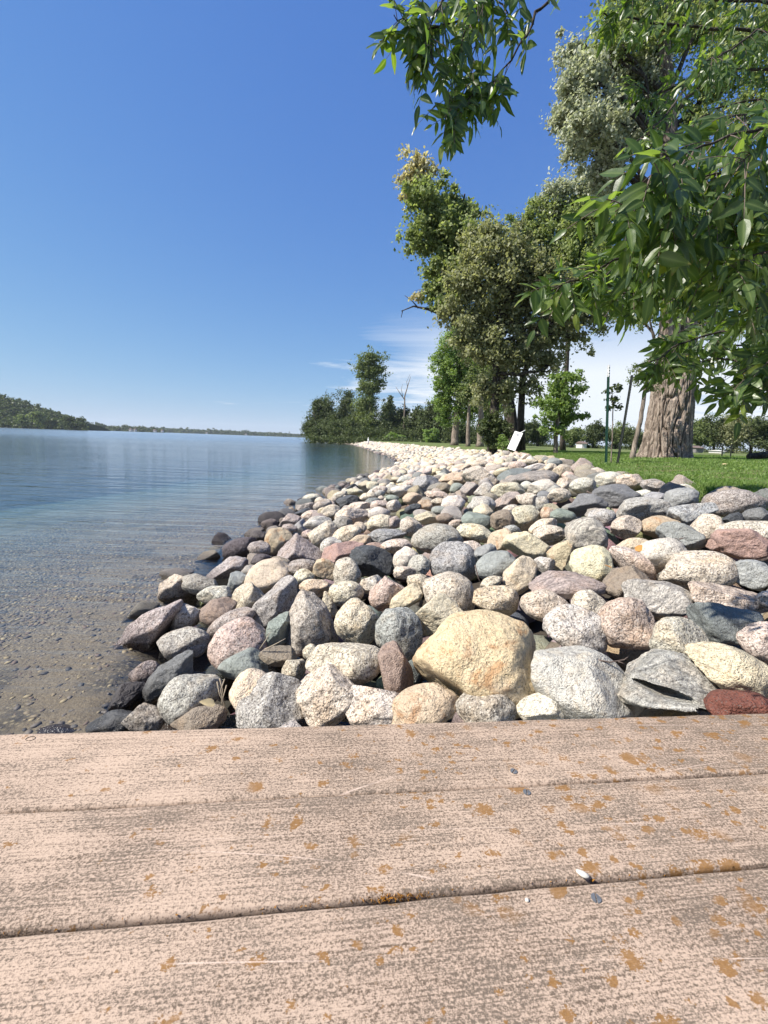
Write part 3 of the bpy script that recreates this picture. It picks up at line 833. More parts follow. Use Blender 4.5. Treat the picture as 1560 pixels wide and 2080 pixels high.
# pale scratches, nearly straight
for (ang, sc_, th_) in ((0.9, 1.2, 0.00035), (-0.5, 1.0, 0.0003), (1.5, 1.5, 0.0004)):
    sv = T.n('ShaderNodeMapping', {'Vector': v, 'Rotation': (0, 0, ang), 'Scale': (0.35, 2.0, 1.0)}).outputs[0]
    scr = T.ramp(T.math('ABSOLUTE', T.math('SUBTRACT', T.noise(sv, sc_, 1, 0.3), 0.5)), 0.0011, 0.0002)
    scr = T.math('MULTIPLY', scr, T.ramp(T.noise(v, 7, 2), 0.50, 0.60, 0, 0.6))
    c = T.mix(scr, c, (0.60, 0.47, 0.38, 1))
hh = T.math('ADD', T.math('MULTIPLY', stk, 0.35), T.math('ADD', T.math('MULTIPLY', gr1, 0.45), T.math('MULTIPLY', gr2, 0.4)))
finish(pm, T, principled(T, c, 0.85, bump(T, hh, 0.6, 0.0016), 0.2))
edgem = plain_mat('dock_joist_wood', (0.16, 0.11, 0.08), 0.9)
dock = empty('wooden_dock', DO)
tag(dock, 'weathered tan plank dock with orange lichen spots across the foreground', 'dock')
def dock_m(x, y, z=0.0):
    o_ = DO + D1 * x + D2 * y + DN * z
    return Matrix(((D1[0], D2[0], DN[0], o_[0]), (D1[1], D2[1], DN[1], o_[1]), (D1[2], D2[2], DN[2], o_[2]), (0, 0, 0, 1)))
dock.matrix_world = dock_m(0, 0)
def in_dock(o, x, y, z=0.0, par=None):
    o.parent = dock; o.matrix_parent_inverse = Matrix.Identity(4); o.matrix_basis = Matrix.Translation((x, y, z))
PW = 0.1400
def plank_mesh(k, width, L0=-2.6, L1=2.9):
    rgp = np.random.default_rng(50 + k); hw = width / 2
    prof = [(-hw, -0.024), (-hw, -0.006), (-hw + 0.0012, -0.0028), (-hw + 0.0035, -0.0008), (-hw + 0.008, 0.0)]
    prof += [(-hw + 0.008 + (width - 0.016) * t, 0.0006 * math.sin(math.pi * t)) for t in (0.17, .33, .5, .67, .83)]
    prof += [(hw - 0.008, 0), (hw - 0.0035, -0.0008), (hw - 0.0012, -0.0028), (hw, -0.006), (hw, -0.024)]
    xs = np.linspace(L0, L1, 240); np_ = len(prof); V = []
    wob = 0.0012 * (vn(np.stack([xs * 1.7, xs * 0 + k, xs * 0], -1)) - 0.5) * 2
    for i, x in enumerate(xs):
        e_ = 0.0016 * (vn(np.array([[x * 30, k, 0.0], [x * 30, k, 9.0]])) - 0.5)
        for j, (a, b) in enumerate(prof):
            V.append((x, a + wob[i] + (e_[0] if j < 4 else e_[1] if j > np_ - 5 else 0), b))
    F = []
    for i in range(len(xs) - 1):
        for j in range(np_):
            j2 = (j + 1) % np_
            F.append((i * np_ + j, (i + 1) * np_ + j, (i + 1) * np_ + j2, i * np_ + j2))
    me = bpy.data.meshes.new('plank'); me.from_pydata(V, [], F); me.polygons.foreach_set('use_smooth', np.ones(len(F), dtype=bool))
    me.update(); me.materials.append(pm); return me
yc = [(e0 + e1) / 2 - 0.0011, (e1 + e2) / 2, e2 - 0.0019 - PW / 2]
wid = [e0 - e1 - 0.0020, e1 - e2 - 0.0036, PW]
yc += [yc[2] - 0.1445, yc[2] - 0.289]; wid += [PW, PW]
planks = []
for k in range(5):
    o = ob('plank', plank_mesh(k, wid[k])); in_dock(o, 0, yc[k]); planks.append(o)
hm = plain_mat('painted_hole_shade', (0.012, 0.010, 0.008), 1.0)  # near-black colour standing in for shade inside screw slots and hole
screwm = plain_mat('dark_screw_metal', (0.20, 0.21, 0.225), 0.5, 0.5, 0.4, 0.2, 200, 0.3, 0.001)
def screw_mesh():
    b = MB(); n = 14; r = 0.0052; h = 0.0007
    ring = [(math.cos(2 * math.pi * i / n) * r, math.sin(2 * math.pi * i / n) * r) for i in range(n)]
    for s_ in (-1, 1):       # two half discs with a slot between
        pts = [(a, bb) for a, bb in ring if s_ * bb > 0.0008]
        pts.sort(key=lambda q: q[0])
        ends = [(-r * .98, s_ * 0.0008), (r * .98, s_ * 0.0008)]
        poly = [ends[0]] + pts + [ends[1]]
        m_ = len(poly); vs = [(x_, y_, h) for x_, y_ in poly] + [(x_, y_, -0.003) for x_, y_ in poly]
        b.add(vs, [tuple(range(m_)) if s_ < 0 else tuple(range(m_))[::-1]] + [(i, (i + 1) % m_, m_ + (i + 1) % m_, m_ + i) for i in range(m_)])
    b.box((0, 0, -0.0022), (r * .95, 0, 0), (0, 0.001, 0), (0, 0, 0.0009))
    me = bpy.data.meshes.new('screw'); b.v = [(x_, y_, z_) for x_, y_, z_ in b.v]; me.from_pydata(b.v, [], b.f); me.update(); me.materials.append(screwm); me.materials.append(hm)
    for p_ in me.polygons[-6:]: p_.material_index = 1  # slot floor takes the painted shade colour
    return me
sm_ = screw_mesh()
def dxy(px, py):
    a_, b_ = dco(px, py, HD); return a_, b_
for (px, py, pk) in ((1043.5, 1567.5, 0), (1070, 1610, 1), (1210.5, 1826, 2)):
    a_, b_ = dxy(px, py)
    s_ = ob('screw', sm_); s_.parent = planks[pk]; s_.matrix_basis = Matrix.Translation((a_, b_ - yc[pk], 0.0009)) @ Matrix.Rotation(rn.uniform(0.7, 1.3), 4, 'Z')
a_, b_ = dxy(62, 1501)
b = MB(); n = 12
b.add([(math.cos(2 * math.pi * i / n) * 0.0062, math.sin(2 * math.pi * i / n) * 0.005, 0.0010) for i in range(n)] + [(math.cos(2 * math.pi * i / n) * 0.005, math.sin(2 * math.pi * i / n) * 0.004, -0.002) for i in range(n)],
      [(i, (i + 1) % n, n + (i + 1) % n, n + i) for i in range(n)] + [tuple(n + i for i in range(n))])
hm = plain_mat('painted_hole_shade', (0.012, 0.010, 0.008), 1.0)
s_ = b.build('screw_hole', hm); s_.parent = planks[0]; s_.matrix_basis = Matrix.Translation((a_, b_ - yc[0], 0))
for x in (-2.2, -1.55, -0.9, -0.25, 0.4, 1.05, 1.7, 2.35):
    b = MB(); b.box((0, 0, 0), (0.02, 0, 0), (0, 0.5, 0), (0, 0, 0.07)); j = b.build('joist', edgem, None, False); in_dock(j, x + 0.02, e0 - 0.53, -0.097)
b = MB(); b.box((0, 0, 0), (2.7, 0, 0), (0, 0.018, 0), (0, 0, 0.075)); j = b.build('rim_board', edgem, None, False); in_dock(j, 0.1, e0 - 0.055, -0.10)
for x in (-1.9, 1.9):
    b = MB(); b.tube([(0, 0, -1.25), (0, 0, -0.03)], 0.05, 12); j = b.build('dock_leg', edgem); in_dock(j, x, e0 - 0.4)
# little things lying on the dock
whitem = plain_mat('pale_seed', (0.6, 0.57, 0.5), 0.6)
def small_on_dock(name, px, py, pts, label, cat, mat):
    a_, b_ = dxy(px, py); b = MB(); b.add(*pts); o = b.build(name, mat); o.matrix_world = dock_m(a_, b_, 0.0012)
    return tag(o, label, cat)
q = rock_pts(2, 'A', 3)
small_on_dock('seed_husk', 1183, 1778, ([tuple(v_) for v_ in q @ np.array([[.0058, -.0045, 0], [.0022, .0030, .0006], [0, 0, .0022]])], [tuple(f_) for f_ in ICO[2][1]]), 'white seed husk lying in the gap between two planks', 'seed husk', whitem)
q2 = rock_pts(2, 'R', 5) * 0.0022
small_on_dock('grit_grain', 1070, 1830, ([tuple(v_) for v_ in q2], [tuple(f_) for f_ in ICO[2][1]]), 'tiny pale grit grain on the third plank left of the screw', 'grit', whitem)
# lichen tufts along the second joint
lich = leaf_mat('orange_lichen', (0.34, 0.14, 0.01), (0.20, 0.10, 0.02), 0.1)
lvx, lfx = [], []; rl = np.random.default_rng(3)
for _ in range(1500):
    t = rl.random() ** 1.0; x = rl.choice([rl.normal(-0.46, .05), rl.normal(-.36, .03), rl.uniform(-0.6, 0.75), rl.normal(0.1, .02)]); yb = e2 + 0.0015 + rl.uniform(-0.0012, 0.003)
    s = rl.uniform(.0005, .0016); z = rl.uniform(-0.007, -0.0015)
    c0 = np.array([x, yb, z]); u1 = rl.normal(size=3) * s; u2 = rl.normal(size=3) * s
    b0 = len(lvx); lvx += [c0, c0 + u1, c0 + u2]; lfx.append((b0, b0 + 1, b0 + 2))
o = ob('lichen', mesh_np('lichen', np.array(lvx), np.array(lfx), 3, False, lich)); in_dock(o, 0, 0); o['kind'] = 'stuff'
# ------------------------------------------------------------------ foliage builders
def leaf_quads(cen, nrm_bias, size, rgn, aspect=0.62):
    """cen (N,3) -> diamond leaves"""
    N = len(cen)
    d = rgn.normal(size=(N, 3)) + np.array([0, 0, -0.5]); d /= np.linalg.norm(d, axis=1)[:, None]
    n = rgn.normal(size=(N, 3)) * 0.75 + nrm_bias; s = np.cross(d, n); s /= np.linalg.norm(s, axis=1)[:, None] + 1e-6
    L = size * rgn.uniform(0.65, 1.25, N)[:, None]; w = L * aspect * 0.5
    k = np.cross(s, d) * L * 0.10
    v = np.stack([cen - d * L * 0.5, cen + s * w + k, cen + d * L * 0.5, cen - s * w + k], 1).reshape(-1, 3)
    return v, np.arange(N * 4).reshape(N, 4)
def blob_leaves(blobs, n, rgn, clump=0.16, clumps_per=None):
    """blobs: list of (center, (rx,ry,rz), weight)"""
    vol = np.array([bl[1][0] * bl[1][1] * bl[1][2] for bl in blobs]) ** 0.72 * np.array([bl[2] for bl in blobs])
    cnt = np.maximum(40, (n * vol / vol.sum())).astype(int); out = []; bias = []
    for (c, r, w), m in zip(blobs, cnt):
        c = np.asarray(c, float); r = np.asarray(r, float)
        nc = clumps_per or max(8, int(26 * w * (r.mean() / 1.0) ** 1.0) + 14)
        d = rgn.normal(size=(nc, 3)); d /= np.linalg.norm(d, axis=1)[:, None]
        cc_ = c + d * r * (rgn.random((nc, 1)) ** 0.42) * rgn.choice([0.6, 0.85, 1.1, 1.4], (nc, 1), p=[.25, .30, .27, .18])
        o_ = rgn.uniform(0, 40); rag = lambda q_: 0.50 + 0.85 * vn(q_ * 1.9, o_)[:, None] + 0.30 * (vn(q_ * 4.5, o_ + 7)[:, None] - .5)
        cc_ = c + (cc_ - c) * rag(d)
        k = rgn.integers(0, nc, m); cs = rgn.uniform(0.6, 1.4, nc)[k][:, None]
        pos = cc_[k] + rgn.normal(size=(m, 3)) * r.mean() * clump * 0.80 * cs * np.array([1, 1, 0.8])
        fil = rgn.random(m) < 0.13
        dd_ = rgn.normal(size=(m, 3)); dd_ /= np.linalg.norm(dd_, axis=1)[:, None]
        pos = np.where(fil[:, None], c + dd_ * r * 1.18 * rag(dd_) * rgn.random((m, 1)) ** 0.36, pos)
        out.append(pos); b_ = (pos - c) / r; bias.append(b_ * 0.6 + np.array([0, 0, 0.45]))
    return np.concatenate(out), np.concatenate(bias)
LM = {
 'cotton': leaf_mat('cottonwood_leaves', (0.15, 0.20, 0.07), (0.36, 0.41, 0.17), 0.50, 0.55, (1.1, 1.15, 0.65), 0.3),
 'silver': leaf_mat('silvery_leaves', (0.27, 0.29, 0.19), (0.56, 0.58, 0.44), 0.45, 0.5, (1.05, 1.08, 0.75), 0.4),
 'olive': leaf_mat('olive_leaves', (0.18, 0.195, 0.10), (0.40, 0.41, 0.24), 0.50, 0.55, (1.1, 1.12, 0.65), 0.25),
 'bright': leaf_mat('bright_leaves', (0.13, 0.20, 0.06), (0.28, 0.37, 0.13), 0.50, 0.55, (1.15, 1.25, 0.5), 0.25),
 'mid': leaf_mat('green_leaves', (0.10, 0.14, 0.05), (0.23, 0.27, 0.11), 0.42, 0.55, (1.15, 1.2, 0.6), 0.25),
 'dark': leaf_mat('dark_leaves', (0.045, 0.065, 0.028), (0.115, 0.14, 0.055), 0.30, 0.55, (1.2, 1.3, 0.6), 0.25),
 'yellow': leaf_mat('yellowing_leaves', (0.34, 0.31, 0.16), (0.66, 0.60, 0.38), 0.5, 0.5, (1.05, 1.05, 0.65), 0.35)}
def limb(mb_, a, b_, r0, r1, rgn, n=6, wob=0.10, sides=6):
    a = np.asarray(a, float); b_ = np.asarray(b_, float); L = np.linalg.norm(b_ - a)
    pts, rd = [], []
    off = rgn.normal(size=3) * wob * L
    for i in range(n + 1):
        t = i / n; sag = math.sin(math.pi * t)
        pts.append(a + (b_ - a) * t + off * sag + rgn.normal(size=3) * 0.012 * L * (0 < i < n) + np.array([0, 0, 0.06 * L * sag])); rd.append(r0 + (r1 - r0) * t)
    mb_.tube(pts, rd, sides); return pts
def tree(name, label, cat, Y, trunk, blobs, n, leafsize, mat, seed, bark=None, group=None, dfac=0.8, limbs=True, clump=0.16, snags=(), flare=1.0, twigs=True, crownmats=None, extra_trunks=()):
    """trunk: [(px,py,width_px)...]; blobs: [(px,py,rx,ry[,weight[,dy[,matkey]]])]"""
    rgn = np.random.default_rng(seed); bark = bark or BARK
    s = Y / FPX / cp
    base = P(trunk[0][0], trunk[0][1], Y)
    gz = float(ground_z(base[0], base[1])); 
    root = empty(name, (base[0], base[1], gz)); tag(root, label, cat, group)
    pts = [P(a, b_, Y) for a, b_, w in trunk]; pts[0][2] = min(pts[0][2], gz - 0.05)
    rad = [w * s / 2 for a, b_, w in trunk]
    # smooth polyline
    fp, fr_ = [], []
    for i in range(len(pts) - 1):
        for t in np.linspace(0, 1, 5)[:-1]:
            fp.append(pts[i] * (1 - t) + pts[i + 1] * t + rgn.normal(size=3) * rad[i] * 0.08); fr_.append(rad[i] * (1 - t) + rad[i + 1] * t)
    fp.append(pts[-1]); fr_.append(rad[-1])
    fr_[0] *= 1.25 * flare
    m_ = MB(); m_.tube(fp, fr_, 12); m_.build('trunk', bark, root, origin=None).matrix_parent_inverse = root.matrix_world.inverted() if False else Matrix.Translation(-root.location)
    for et in extra_trunks:
        m_ = MB(); m_.tube([P(a, b_, Y + 0.4) for a, b_, w in et], [w * s / 2 for a, b_, w in et], 9)
        m_.build('trunk', bark, root).matrix_parent_inverse = Matrix.Translation(-root.location)
    groups = {}
    for bl in blobs:
        px, py, rx, ry = bl[:4]; wgt = bl[4] if len(bl) > 4 else 1.0; dy = bl[5] if len(bl) > 5 else rgn.uniform(-0.5, 0.5) * (rx + ry) / 2 * s; mk = bl[6] if len(bl) > 6 else mat
        c = P(px, py, Y + dy); groups.setdefault(mk, []).append((c, (rx * s, (rx + ry) / 2 * s * dfac, ry * s), wgt))
    allb = [b_ for g_ in groups.values() for b_ in g_]
    if limbs:
        lm_ = MB()
        for (c, r, w_) in allb:
            # leave the trunk below the blob
            best = min(range(len(fp)), key=lambda i: np.linalg.norm(fp[i] - c) + (1.5 * max(0, fp[i][2] - c[2] + 0.3 * r[2])))
            rr = min(fr_[best] * 0.6, 0.10 * np.mean(r) + 0.02)
            pp = limb(lm_, fp[best], c, rr, rr * 0.35, rgn)
            if twigs:
                for _ in range(5):
                    dd_ = rgn.normal(size=3); dd_ /= np.linalg.norm(dd_); dd_[2] = abs(dd_[2]) * .6
                    limb(lm_, pp[rgn.integers(3, 6)], c + dd_ * np.array(r) * 0.9, rr * 0.35, rr * 0.08, rgn, 4, 0.08, 4)
        for sn in snags:
            lm_.tube([P(a, b_, Y) for a, b_, w in sn], [w * s / 2 for a, b_, w in sn], 5)
        lm_.build('branches', bark, root).matrix_parent_inverse = Matrix.Translation(-root.location)
    tot = sum(np.prod(b_[1]) ** 0.72 * b_[2] for b_ in allb)
    for mk, g_ in groups.items():
        share = sum(np.prod(b_[1]) ** 0.72 * b_[2] for b_ in g_) / tot
        pos, bias = blob_leaves(g_, int(n * share), rgn, clump)
        v, f = leaf_quads(pos, bias, leafsize, rgn)
        o = ob('crown', mesh_np('crown', v - np.array(root.location), f, 4, False, LM[mk])); o.parent = root; 
    return root

# mid-ground trees
tree('cottonwood_tree', 'tall cottonwood leaning left over the rocks, its top yellowing', 'tree', 20,
     [(1040, 915, 30), (1038, 850, 24), (1022, 760, 20), (1000, 660, 17), (965, 560, 14), (925, 480, 11), (880, 415, 8), (850, 372, 5)],
     [(848, 350, 34, 32, .8, 0, 'yellow'), (838, 385, 26, 26, .7, 0, 'yellow'), (868, 395, 40, 34, .9), (915, 420, 34, 34, .8), (945, 440, 26, 30, .7), (880, 450, 58, 36), (850, 492, 40, 22, .8), (918, 500, 56, 40), (965, 500, 50, 50),
      (900, 545, 48, 40), (925, 590, 48, 44), (960, 440, 20, 24, .5), (848, 600, 16, 18, .35, 0, 'yellow'), (880, 605, 26, 26, .6)],
     36000, 0.165, 'cotton', 1, BARKD, snags=[[(905, 640, 8), (870, 628, 5), (840, 622, 3), (815, 632, 1.5)], [(850, 626, 3), (838, 612, 2), (822, 600, 1)], [(818, 630, 2), (815, 645, 1)], [(935, 430, 5), (942, 405, 4), (944, 394, 3)], [(870, 395, 6), (835, 372, 4), (808, 364, 1.5)]])
tree('hackberry_tree', 'dense olive-green tree with dark forked trunk behind the white tilted sign', 'tree', 18,
     [(1003, 915, 22), (1003, 850, 18), (1008, 760, 14), (1012, 680, 10), (1016, 600, 6)],
     [(1000, 540, 70, 50), (950, 570, 50, 46, .9), (1050, 560, 60, 52), (960, 640, 62, 48), (1030, 640, 78, 60), (1090, 620, 60, 52), (1000, 710, 60, 46), (1060, 720, 66, 50), (950, 690, 40, 36, .8), (1110, 690, 52, 40),
      (985, 480, 40, 40, .8), (1040, 500, 44, 40, .8), (1100, 560, 46, 40), (1145, 590, 44, 36, .8), (1185, 600, 44, 34, .8), (905, 640, 26, 22, .6), (1150, 650, 46, 34, .8), (1190, 640, 44, 30, .7), (1228, 655, 30, 20, .5), (1170, 690, 36, 26, .5), (1030, 790, 46, 40, .6), (985, 790, 32, 40, .7), (1080, 780, 34, 34, .5), (1120, 740, 40, 30, .5)],
     62000, 0.14, 'olive', 2, BARKD, extra_trunks=[[(1060, 915, 16), (1058, 850, 14), (1062, 770, 12), (1085, 700, 9), (1130, 670, 6), (1190, 655, 3)]])
tree('cottonwood_tree', 'silvery cottonwood between the leaning tree and the giant trunk', 'tree', 24,
     [(1143, 905, 10), (1146, 820, 9), (1152, 720, 8), (1160, 600, 8), (1156, 500, 6), (1150, 420, 4)],
     [(1140, 395, 46, 34, .8, 0, 'silver'), (1195, 385, 44, 34, .8, 0, 'silver'), (1110, 430, 44, 34, .8), (1060, 450, 26, 20, .5), (1085, 470, 40, 34, .8), (1160, 450, 60, 44), (1215, 450, 50, 46), (1130, 510, 64, 44), (1190, 520, 60, 48), (1080, 520, 40, 36, .7), (1230, 540, 44, 44),
      (1170, 590, 56, 40, .8), (1240, 610, 36, 36, .6), (1035, 445, 16, 12, .3)],
     46000, 0.16, 'cotton', 3, BARKD)
tree('green_tree', 'bright green leafy tree left of the dense olive tree, over three grey trunks', 'tree', 42,
     [(923, 903, 15), (925, 870, 13), (930, 820, 11), (935, 740, 7), (935, 690, 4)],
     [(935, 685, 34, 30, .9), (912, 725, 36, 34), (950, 740, 40, 44), (920, 780, 40, 38), (900, 810, 22, 26), (975, 700, 30, 34), (960, 800, 36, 40), (905, 770, 22, 24, .7), (985, 740, 30, 44), (990, 820, 34, 36, .8), (945, 840, 30, 26, .7), (905, 850, 16, 22, .6)],
     60000, 0.20, 'bright', 4, BARK)
for px, w in ((950, 9), (975, 15)):
    tree('grey_trunk_tree', 'grey-barked tree trunk standing ' + ('between two thicker ones below the green tree' if px == 950 else 'right of two others below the green tree'), 'tree', 36,
         [(px, 906, w), (px + 1, 870, w * .8), (px + 3, 820, w * .6), (px + 4, 780, w * .4)], [(px, 800, 22, 24), (px + 12, 770, 20, 26)], 6000, 0.19, 'mid', 40 + px, BARK)
tree('young_tree', 'small bright green sapling tree standing on the lawn left of the metal post', 'tree', 16,
     [(1129, 921, 9), (1129, 895, 8), (1132, 860, 7), (1137, 820, 5), (1142, 780, 3)],
     [(1150, 770, 26, 16, .6), (1130, 790, 26, 18, .6), (1165, 795, 28, 14, .6), (1120, 820, 30, 18, .8), (1150, 825, 30, 18, .8), (1185, 845, 18, 8, .3), (1112, 845, 22, 14, .6), (1140, 850, 26, 18, .8), (1130, 875, 26, 12, .6), (1105, 870, 14, 10, .3), (1165, 845, 20, 10, .4), (1180, 770, 14, 8, .25)],
     9000, 0.11, 'bright', 5, BARK, clump=.22)
# undergrowth round the feet of the middle trees
def bush(name, label, Y, blobs, n, ls, mat, seed, group=None):
    bl0 = blobs[0]
    return tree(name, label, 'bush', Y, [(bl0[0], bl0[1] + bl0[3], 3), (bl0[0], bl0[1], 2)], blobs, n, ls, mat, seed, BARKD, group, clump=.22, limbs=False)
bush('vine_thicket', 'dark vine-covered thicket round the foot of the dense olive tree', 17.5, [(1000, 890, 16, 26), (1012, 860, 18, 28), (985, 870, 14, 26), (1030, 880, 12, 22, .5)], 8000, 0.10, 'dark', 60)
bush('leafy_shrub', 'small light green shrub just left of the white tilted sign', 16.8, [(1024, 903, 12, 10), (1020, 893, 8, 9)], 1600, 0.09, 'bright', 61)

# giant cottonwood
GY = 12.6
def giant():
    rgn = np.random.default_rng(9); s = GY / FPX / cp
    base = P(1350, 926, GY); gz = float(ground_z(base[0], base[1]))
    root = empty('giant_cottonwood_tree', (base[0], base[1], gz)); tag(root, 'giant cottonwood with deeply furrowed grey trunk on the lawn behind the posts', 'tree')
    prof = [(1352, 930, 116), (1353, 920, 107), (1354, 905, 101), (1356, 880, 96), (1360, 850, 92), (1365, 810, 88), (1371, 760, 84), (1376, 700, 78), (1378, 620, 66), (1374, 520, 52), (1366, 400, 40), (1360, 300, 32), (1357, 200, 27), (1350, 110, 23), (1345, 0, 18), (1350, -120, 12)]
    n = 420; V = []; zs_ = []
    ctr = []
    for i in range(len(prof) - 1):
        m_ = 24 if i < 9 else 5
        for t in np.linspace(0, 1, m_ + 1)[:-1]:
            a, b_ = prof[i], prof[i + 1]; ctr.append([a[k] * (1 - t) + b_[k] * t for k in range(3)])
    ctr.append(prof[-1])
    th = np.linspace(0, 2 * math.pi, n, endpoint=False)
    for i, (px, py, w) in enumerate(ctr):
        p = P(px, py, GY); r = w * s / 2
        hgt = p[2] - gz
        # furrowed bark: ridges wander with height and fork
        a = th + 0.10 * np.sin(hgt * 1.7 + th * 3) 
        q = np.stack([np.cos(a) * 5.2, np.sin(a) * 5.2, np.full(n, hgt * 1.25)], -1)
        rid = np.exp(-((vn(q, 2.0) - 0.5) / 0.055) ** 2); rid2 = np.exp(-((vn(q * 1.9, 5.0) - 0.5) / 0.08) ** 2)
        fl = 1 + 0.10 * np.exp(-max(hgt, 0) / 0.22) * (np.sin(th * 5 + 1) * 0.6 + np.sin(th * 3) * 0.6)
        amp = 0.26 if w > 60 else 0.16
        rr = r * 0.80 * fl * (1.05 - 0.19 * rid - 0.09 * rid2 + 0.05 * (vn(q * 5, 8) - .5) + 0.03 * (vn(q * np.array([11, 11, 25]), 3) - .5))
        z = np.full(n, p[2] if i > 0 else gz - 0.15)
        V.append(np.stack([p[0] + np.cos(th) * rr, p[1] + np.sin(th) * rr, z], -1))
    V = np.array(V); m_ = len(ctr)
    idx = np.arange(m_ * n).reshape(m_, n); nx = np.roll(idx, -1, 1)
    F = np.stack([idx[:-1], nx[:-1], nx[1:], idx[1:]], -1).reshape(-1, 4)
    gbm = bark_mat('furrowed_bark', (0.13, 0.10, 0.08), (0.32, 0.265, 0.215), (16, 16, 4), 0.02)
    o = ob('trunk', mesh_np('trunk', V.reshape(-1, 3) - np.array(root.location), F, 4, True, gbm)); o.parent = root
    blobs = [(1165, 105, 30, 26, .7), (1190, 150, 44, 36), (1150, 165, 20, 20, .5), (1235, 120, 44, 40), (1170, 215, 34, 30, .8), (1145, 245, 34, 26, .8), (1200, 250, 46, 34), (1180, 300, 38, 30, .8), (1235, 320, 36, 36, .9), (1260, 230, 42, 44), (1300, 160, 50, 46), (1290, 280, 36, 36, .8),
             (1250, 60, 46, 44), (1330, 80, 60, 54), (1420, 60, 60, 54), (1500, 110, 60, 54), (1560, 60, 70, 60), (1450, 170, 50, 44), (1540, 220, 50, 50), (1400, -30, 90, 60), (1290, -10, 60, 50), (1230, 370, 34, 26, .6), (1330, 230, 30, 30, .5),
             (1420, 240, 44, 36, .6), (1300, 640, 36, 30, .5), (1430, 640, 50, 40, .6), (1480, 540, 60, 50, .6), (1400, 430, 46, 50, .5), (1330, 560, 40, 40, .5)]
    lm_ = MB()
    bl = []
    for b_ in blobs:
        dy = rgn.uniform(-0.8, 0.8); c = P(b_[0], b_[1], GY + dy); w_ = b_[4] if len(b_) > 4 else 1
        r = (b_[2] * s, (b_[2] + b_[3]) / 2 * s * .9, b_[3] * s)
        bl.append((c, r, w_))
        st = P(1360, min(760, max(-80, b_[1] + 90 + 0.5 * abs(b_[0] - 1360))), GY)
        pp = limb(lm_, st, c, 0.065, 0.02, rgn, 7, 0.07, 7)
        for _ in range(5):
            dd_ = rgn.normal(size=3); dd_ /= np.linalg.norm(dd_)
            limb(lm_, pp[rgn.integers(4, 8)], c + dd_ * np.array(r) * .9, .03, .006, rgn, 4, .08, 4)
    lb_ = lm_.build('branches', BARKD, root); lb_.matrix_parent_inverse = Matrix.Translation(-root.location)
    sil = [b_ for b_, q in zip(bl, blobs) if q[0] < 1310 and 90 < q[1] < 400]; oth = [b_ for b_, q in zip(bl, blobs) if not (q[0] < 1310 and 90 < q[1] < 400)]
    for g_, mk, nn in ((sil, 'silver', 44000), (oth, 'cotton', 36000)):
        pos, bias = blob_leaves(g_, nn, rgn, .20); v, f = leaf_quads(pos, bias, 0.095, rgn)
        o = ob('crown', mesh_np('crown', v - np.array(root.location), f, 4, False, LM[mk])); o.parent = root
giant()
tree('slim_tree', 'slim leaning grey tree with sparse feathery twigs left of the giant trunk', 'tree', 11.5,
     [(1285, 928, 11), (1293, 890, 9), (1302, 850, 8), (1309, 800, 7), (1317, 750, 5), (1322, 720, 3)],
     [(1300, 770, 26, 12, .5), (1325, 765, 22, 12, .5), (1290, 750, 18, 10, .4), (1318, 738, 20, 12, .5), (1332, 790, 14, 8, .3)], 1300, 0.055, 'mid', 14, BARK, clump=.3)
tree('sapling', 'thin sapling with a few dark leaves growing beside the white-topped post', 'sapling', 9.3,
     [(1243, 930, 2.5), (1244, 880, 2.2), (1245, 830, 1.8), (1243, 790, 1.2)],
     [(1236, 795, 10, 8), (1256, 790, 9, 8), (1246, 812, 12, 9), (1238, 830, 9, 7, .6), (1256, 826, 8, 7, .6)], 230, 0.085, 'dark', 15, BARK, clump=.3)

# far wood beyond the bay, tree by tree
FAR = [
 (640, 895, 150, [(640, 865, 20, 26), (625, 868, 12, 16), (650, 845, 16, 28), (645, 825, 12, 16)], 'dark', 'green willow at the very tip of the wooded point'),
 (668, 895, 150, [(665, 850, 18, 40), (660, 830, 12, 24), (675, 870, 18, 22)], 'dark', 'bushy green tree second from the tip of the wooded point'),
 (703, 896, 155, [(704, 820, 16, 26), (700, 850, 22, 34), (708, 803, 8, 10)], 'dark', 'dark dome-topped tree left of the tall far cottonwood'),
 (690, 897, 145, [(690, 870, 20, 22), (715, 872, 20, 22), (680, 850, 12, 16)], 'dark', 'rounded green tree below the dark dome-topped tree'),
 (752, 897, 130, [(752, 728, 26, 14), (740, 745, 22, 12, .7), (766, 750, 20, 14, .8), (752, 758, 22, 14), (772, 775, 12, 14, .5), (735, 765, 14, 8, .4), (748, 790, 22, 20), (745, 825, 24, 26), (752, 860, 26, 28), (765, 790, 10, 12, .5)], 'mid', 'tall ragged cottonwood standing high above the far wood'),
 (728, 897, 138, [(728, 850, 16, 30), (722, 875, 16, 20)], 'dark', 'slender green tree tucked left of the tall far cottonwood'),
 (790, 898, 140, [(790, 835, 14, 24), (788, 865, 20, 28), (793, 812, 6, 10)], 'dark', 'dark spire-topped conifer right of the tall far cottonwood'),
 (812, 899, 132, [(812, 860, 20, 28), (822, 840, 12, 12), (806, 880, 18, 16)], 'dark', 'dark broad tree under the bare snag'),
 (845, 900, 125, [(845, 865, 22, 26), (850, 840, 16, 14), (838, 885, 18, 14)], 'dark', 'mid-green tree just right of the bare snag'),
 (872, 901, 120, [(872, 862, 20, 30), (880, 835, 14, 16), (866, 885, 16, 14)], 'dark', 'mid-green tree in the gap before the bright green tree'),
 (898, 902, 118, [(898, 862, 20, 32), (892, 835, 12, 18)], 'dark', 'dark tree at the right end of the far wood'),
 (797, 900, 112, [(797, 890, 14, 9), (810, 892, 12, 7)], 'bright', 'low light green bush on the far bank above the rocks'),
 (876, 902, 100, [(876, 888, 13, 14), (882, 880, 9, 10)], 'bright', 'light green bush left of the grey trunks'),
]
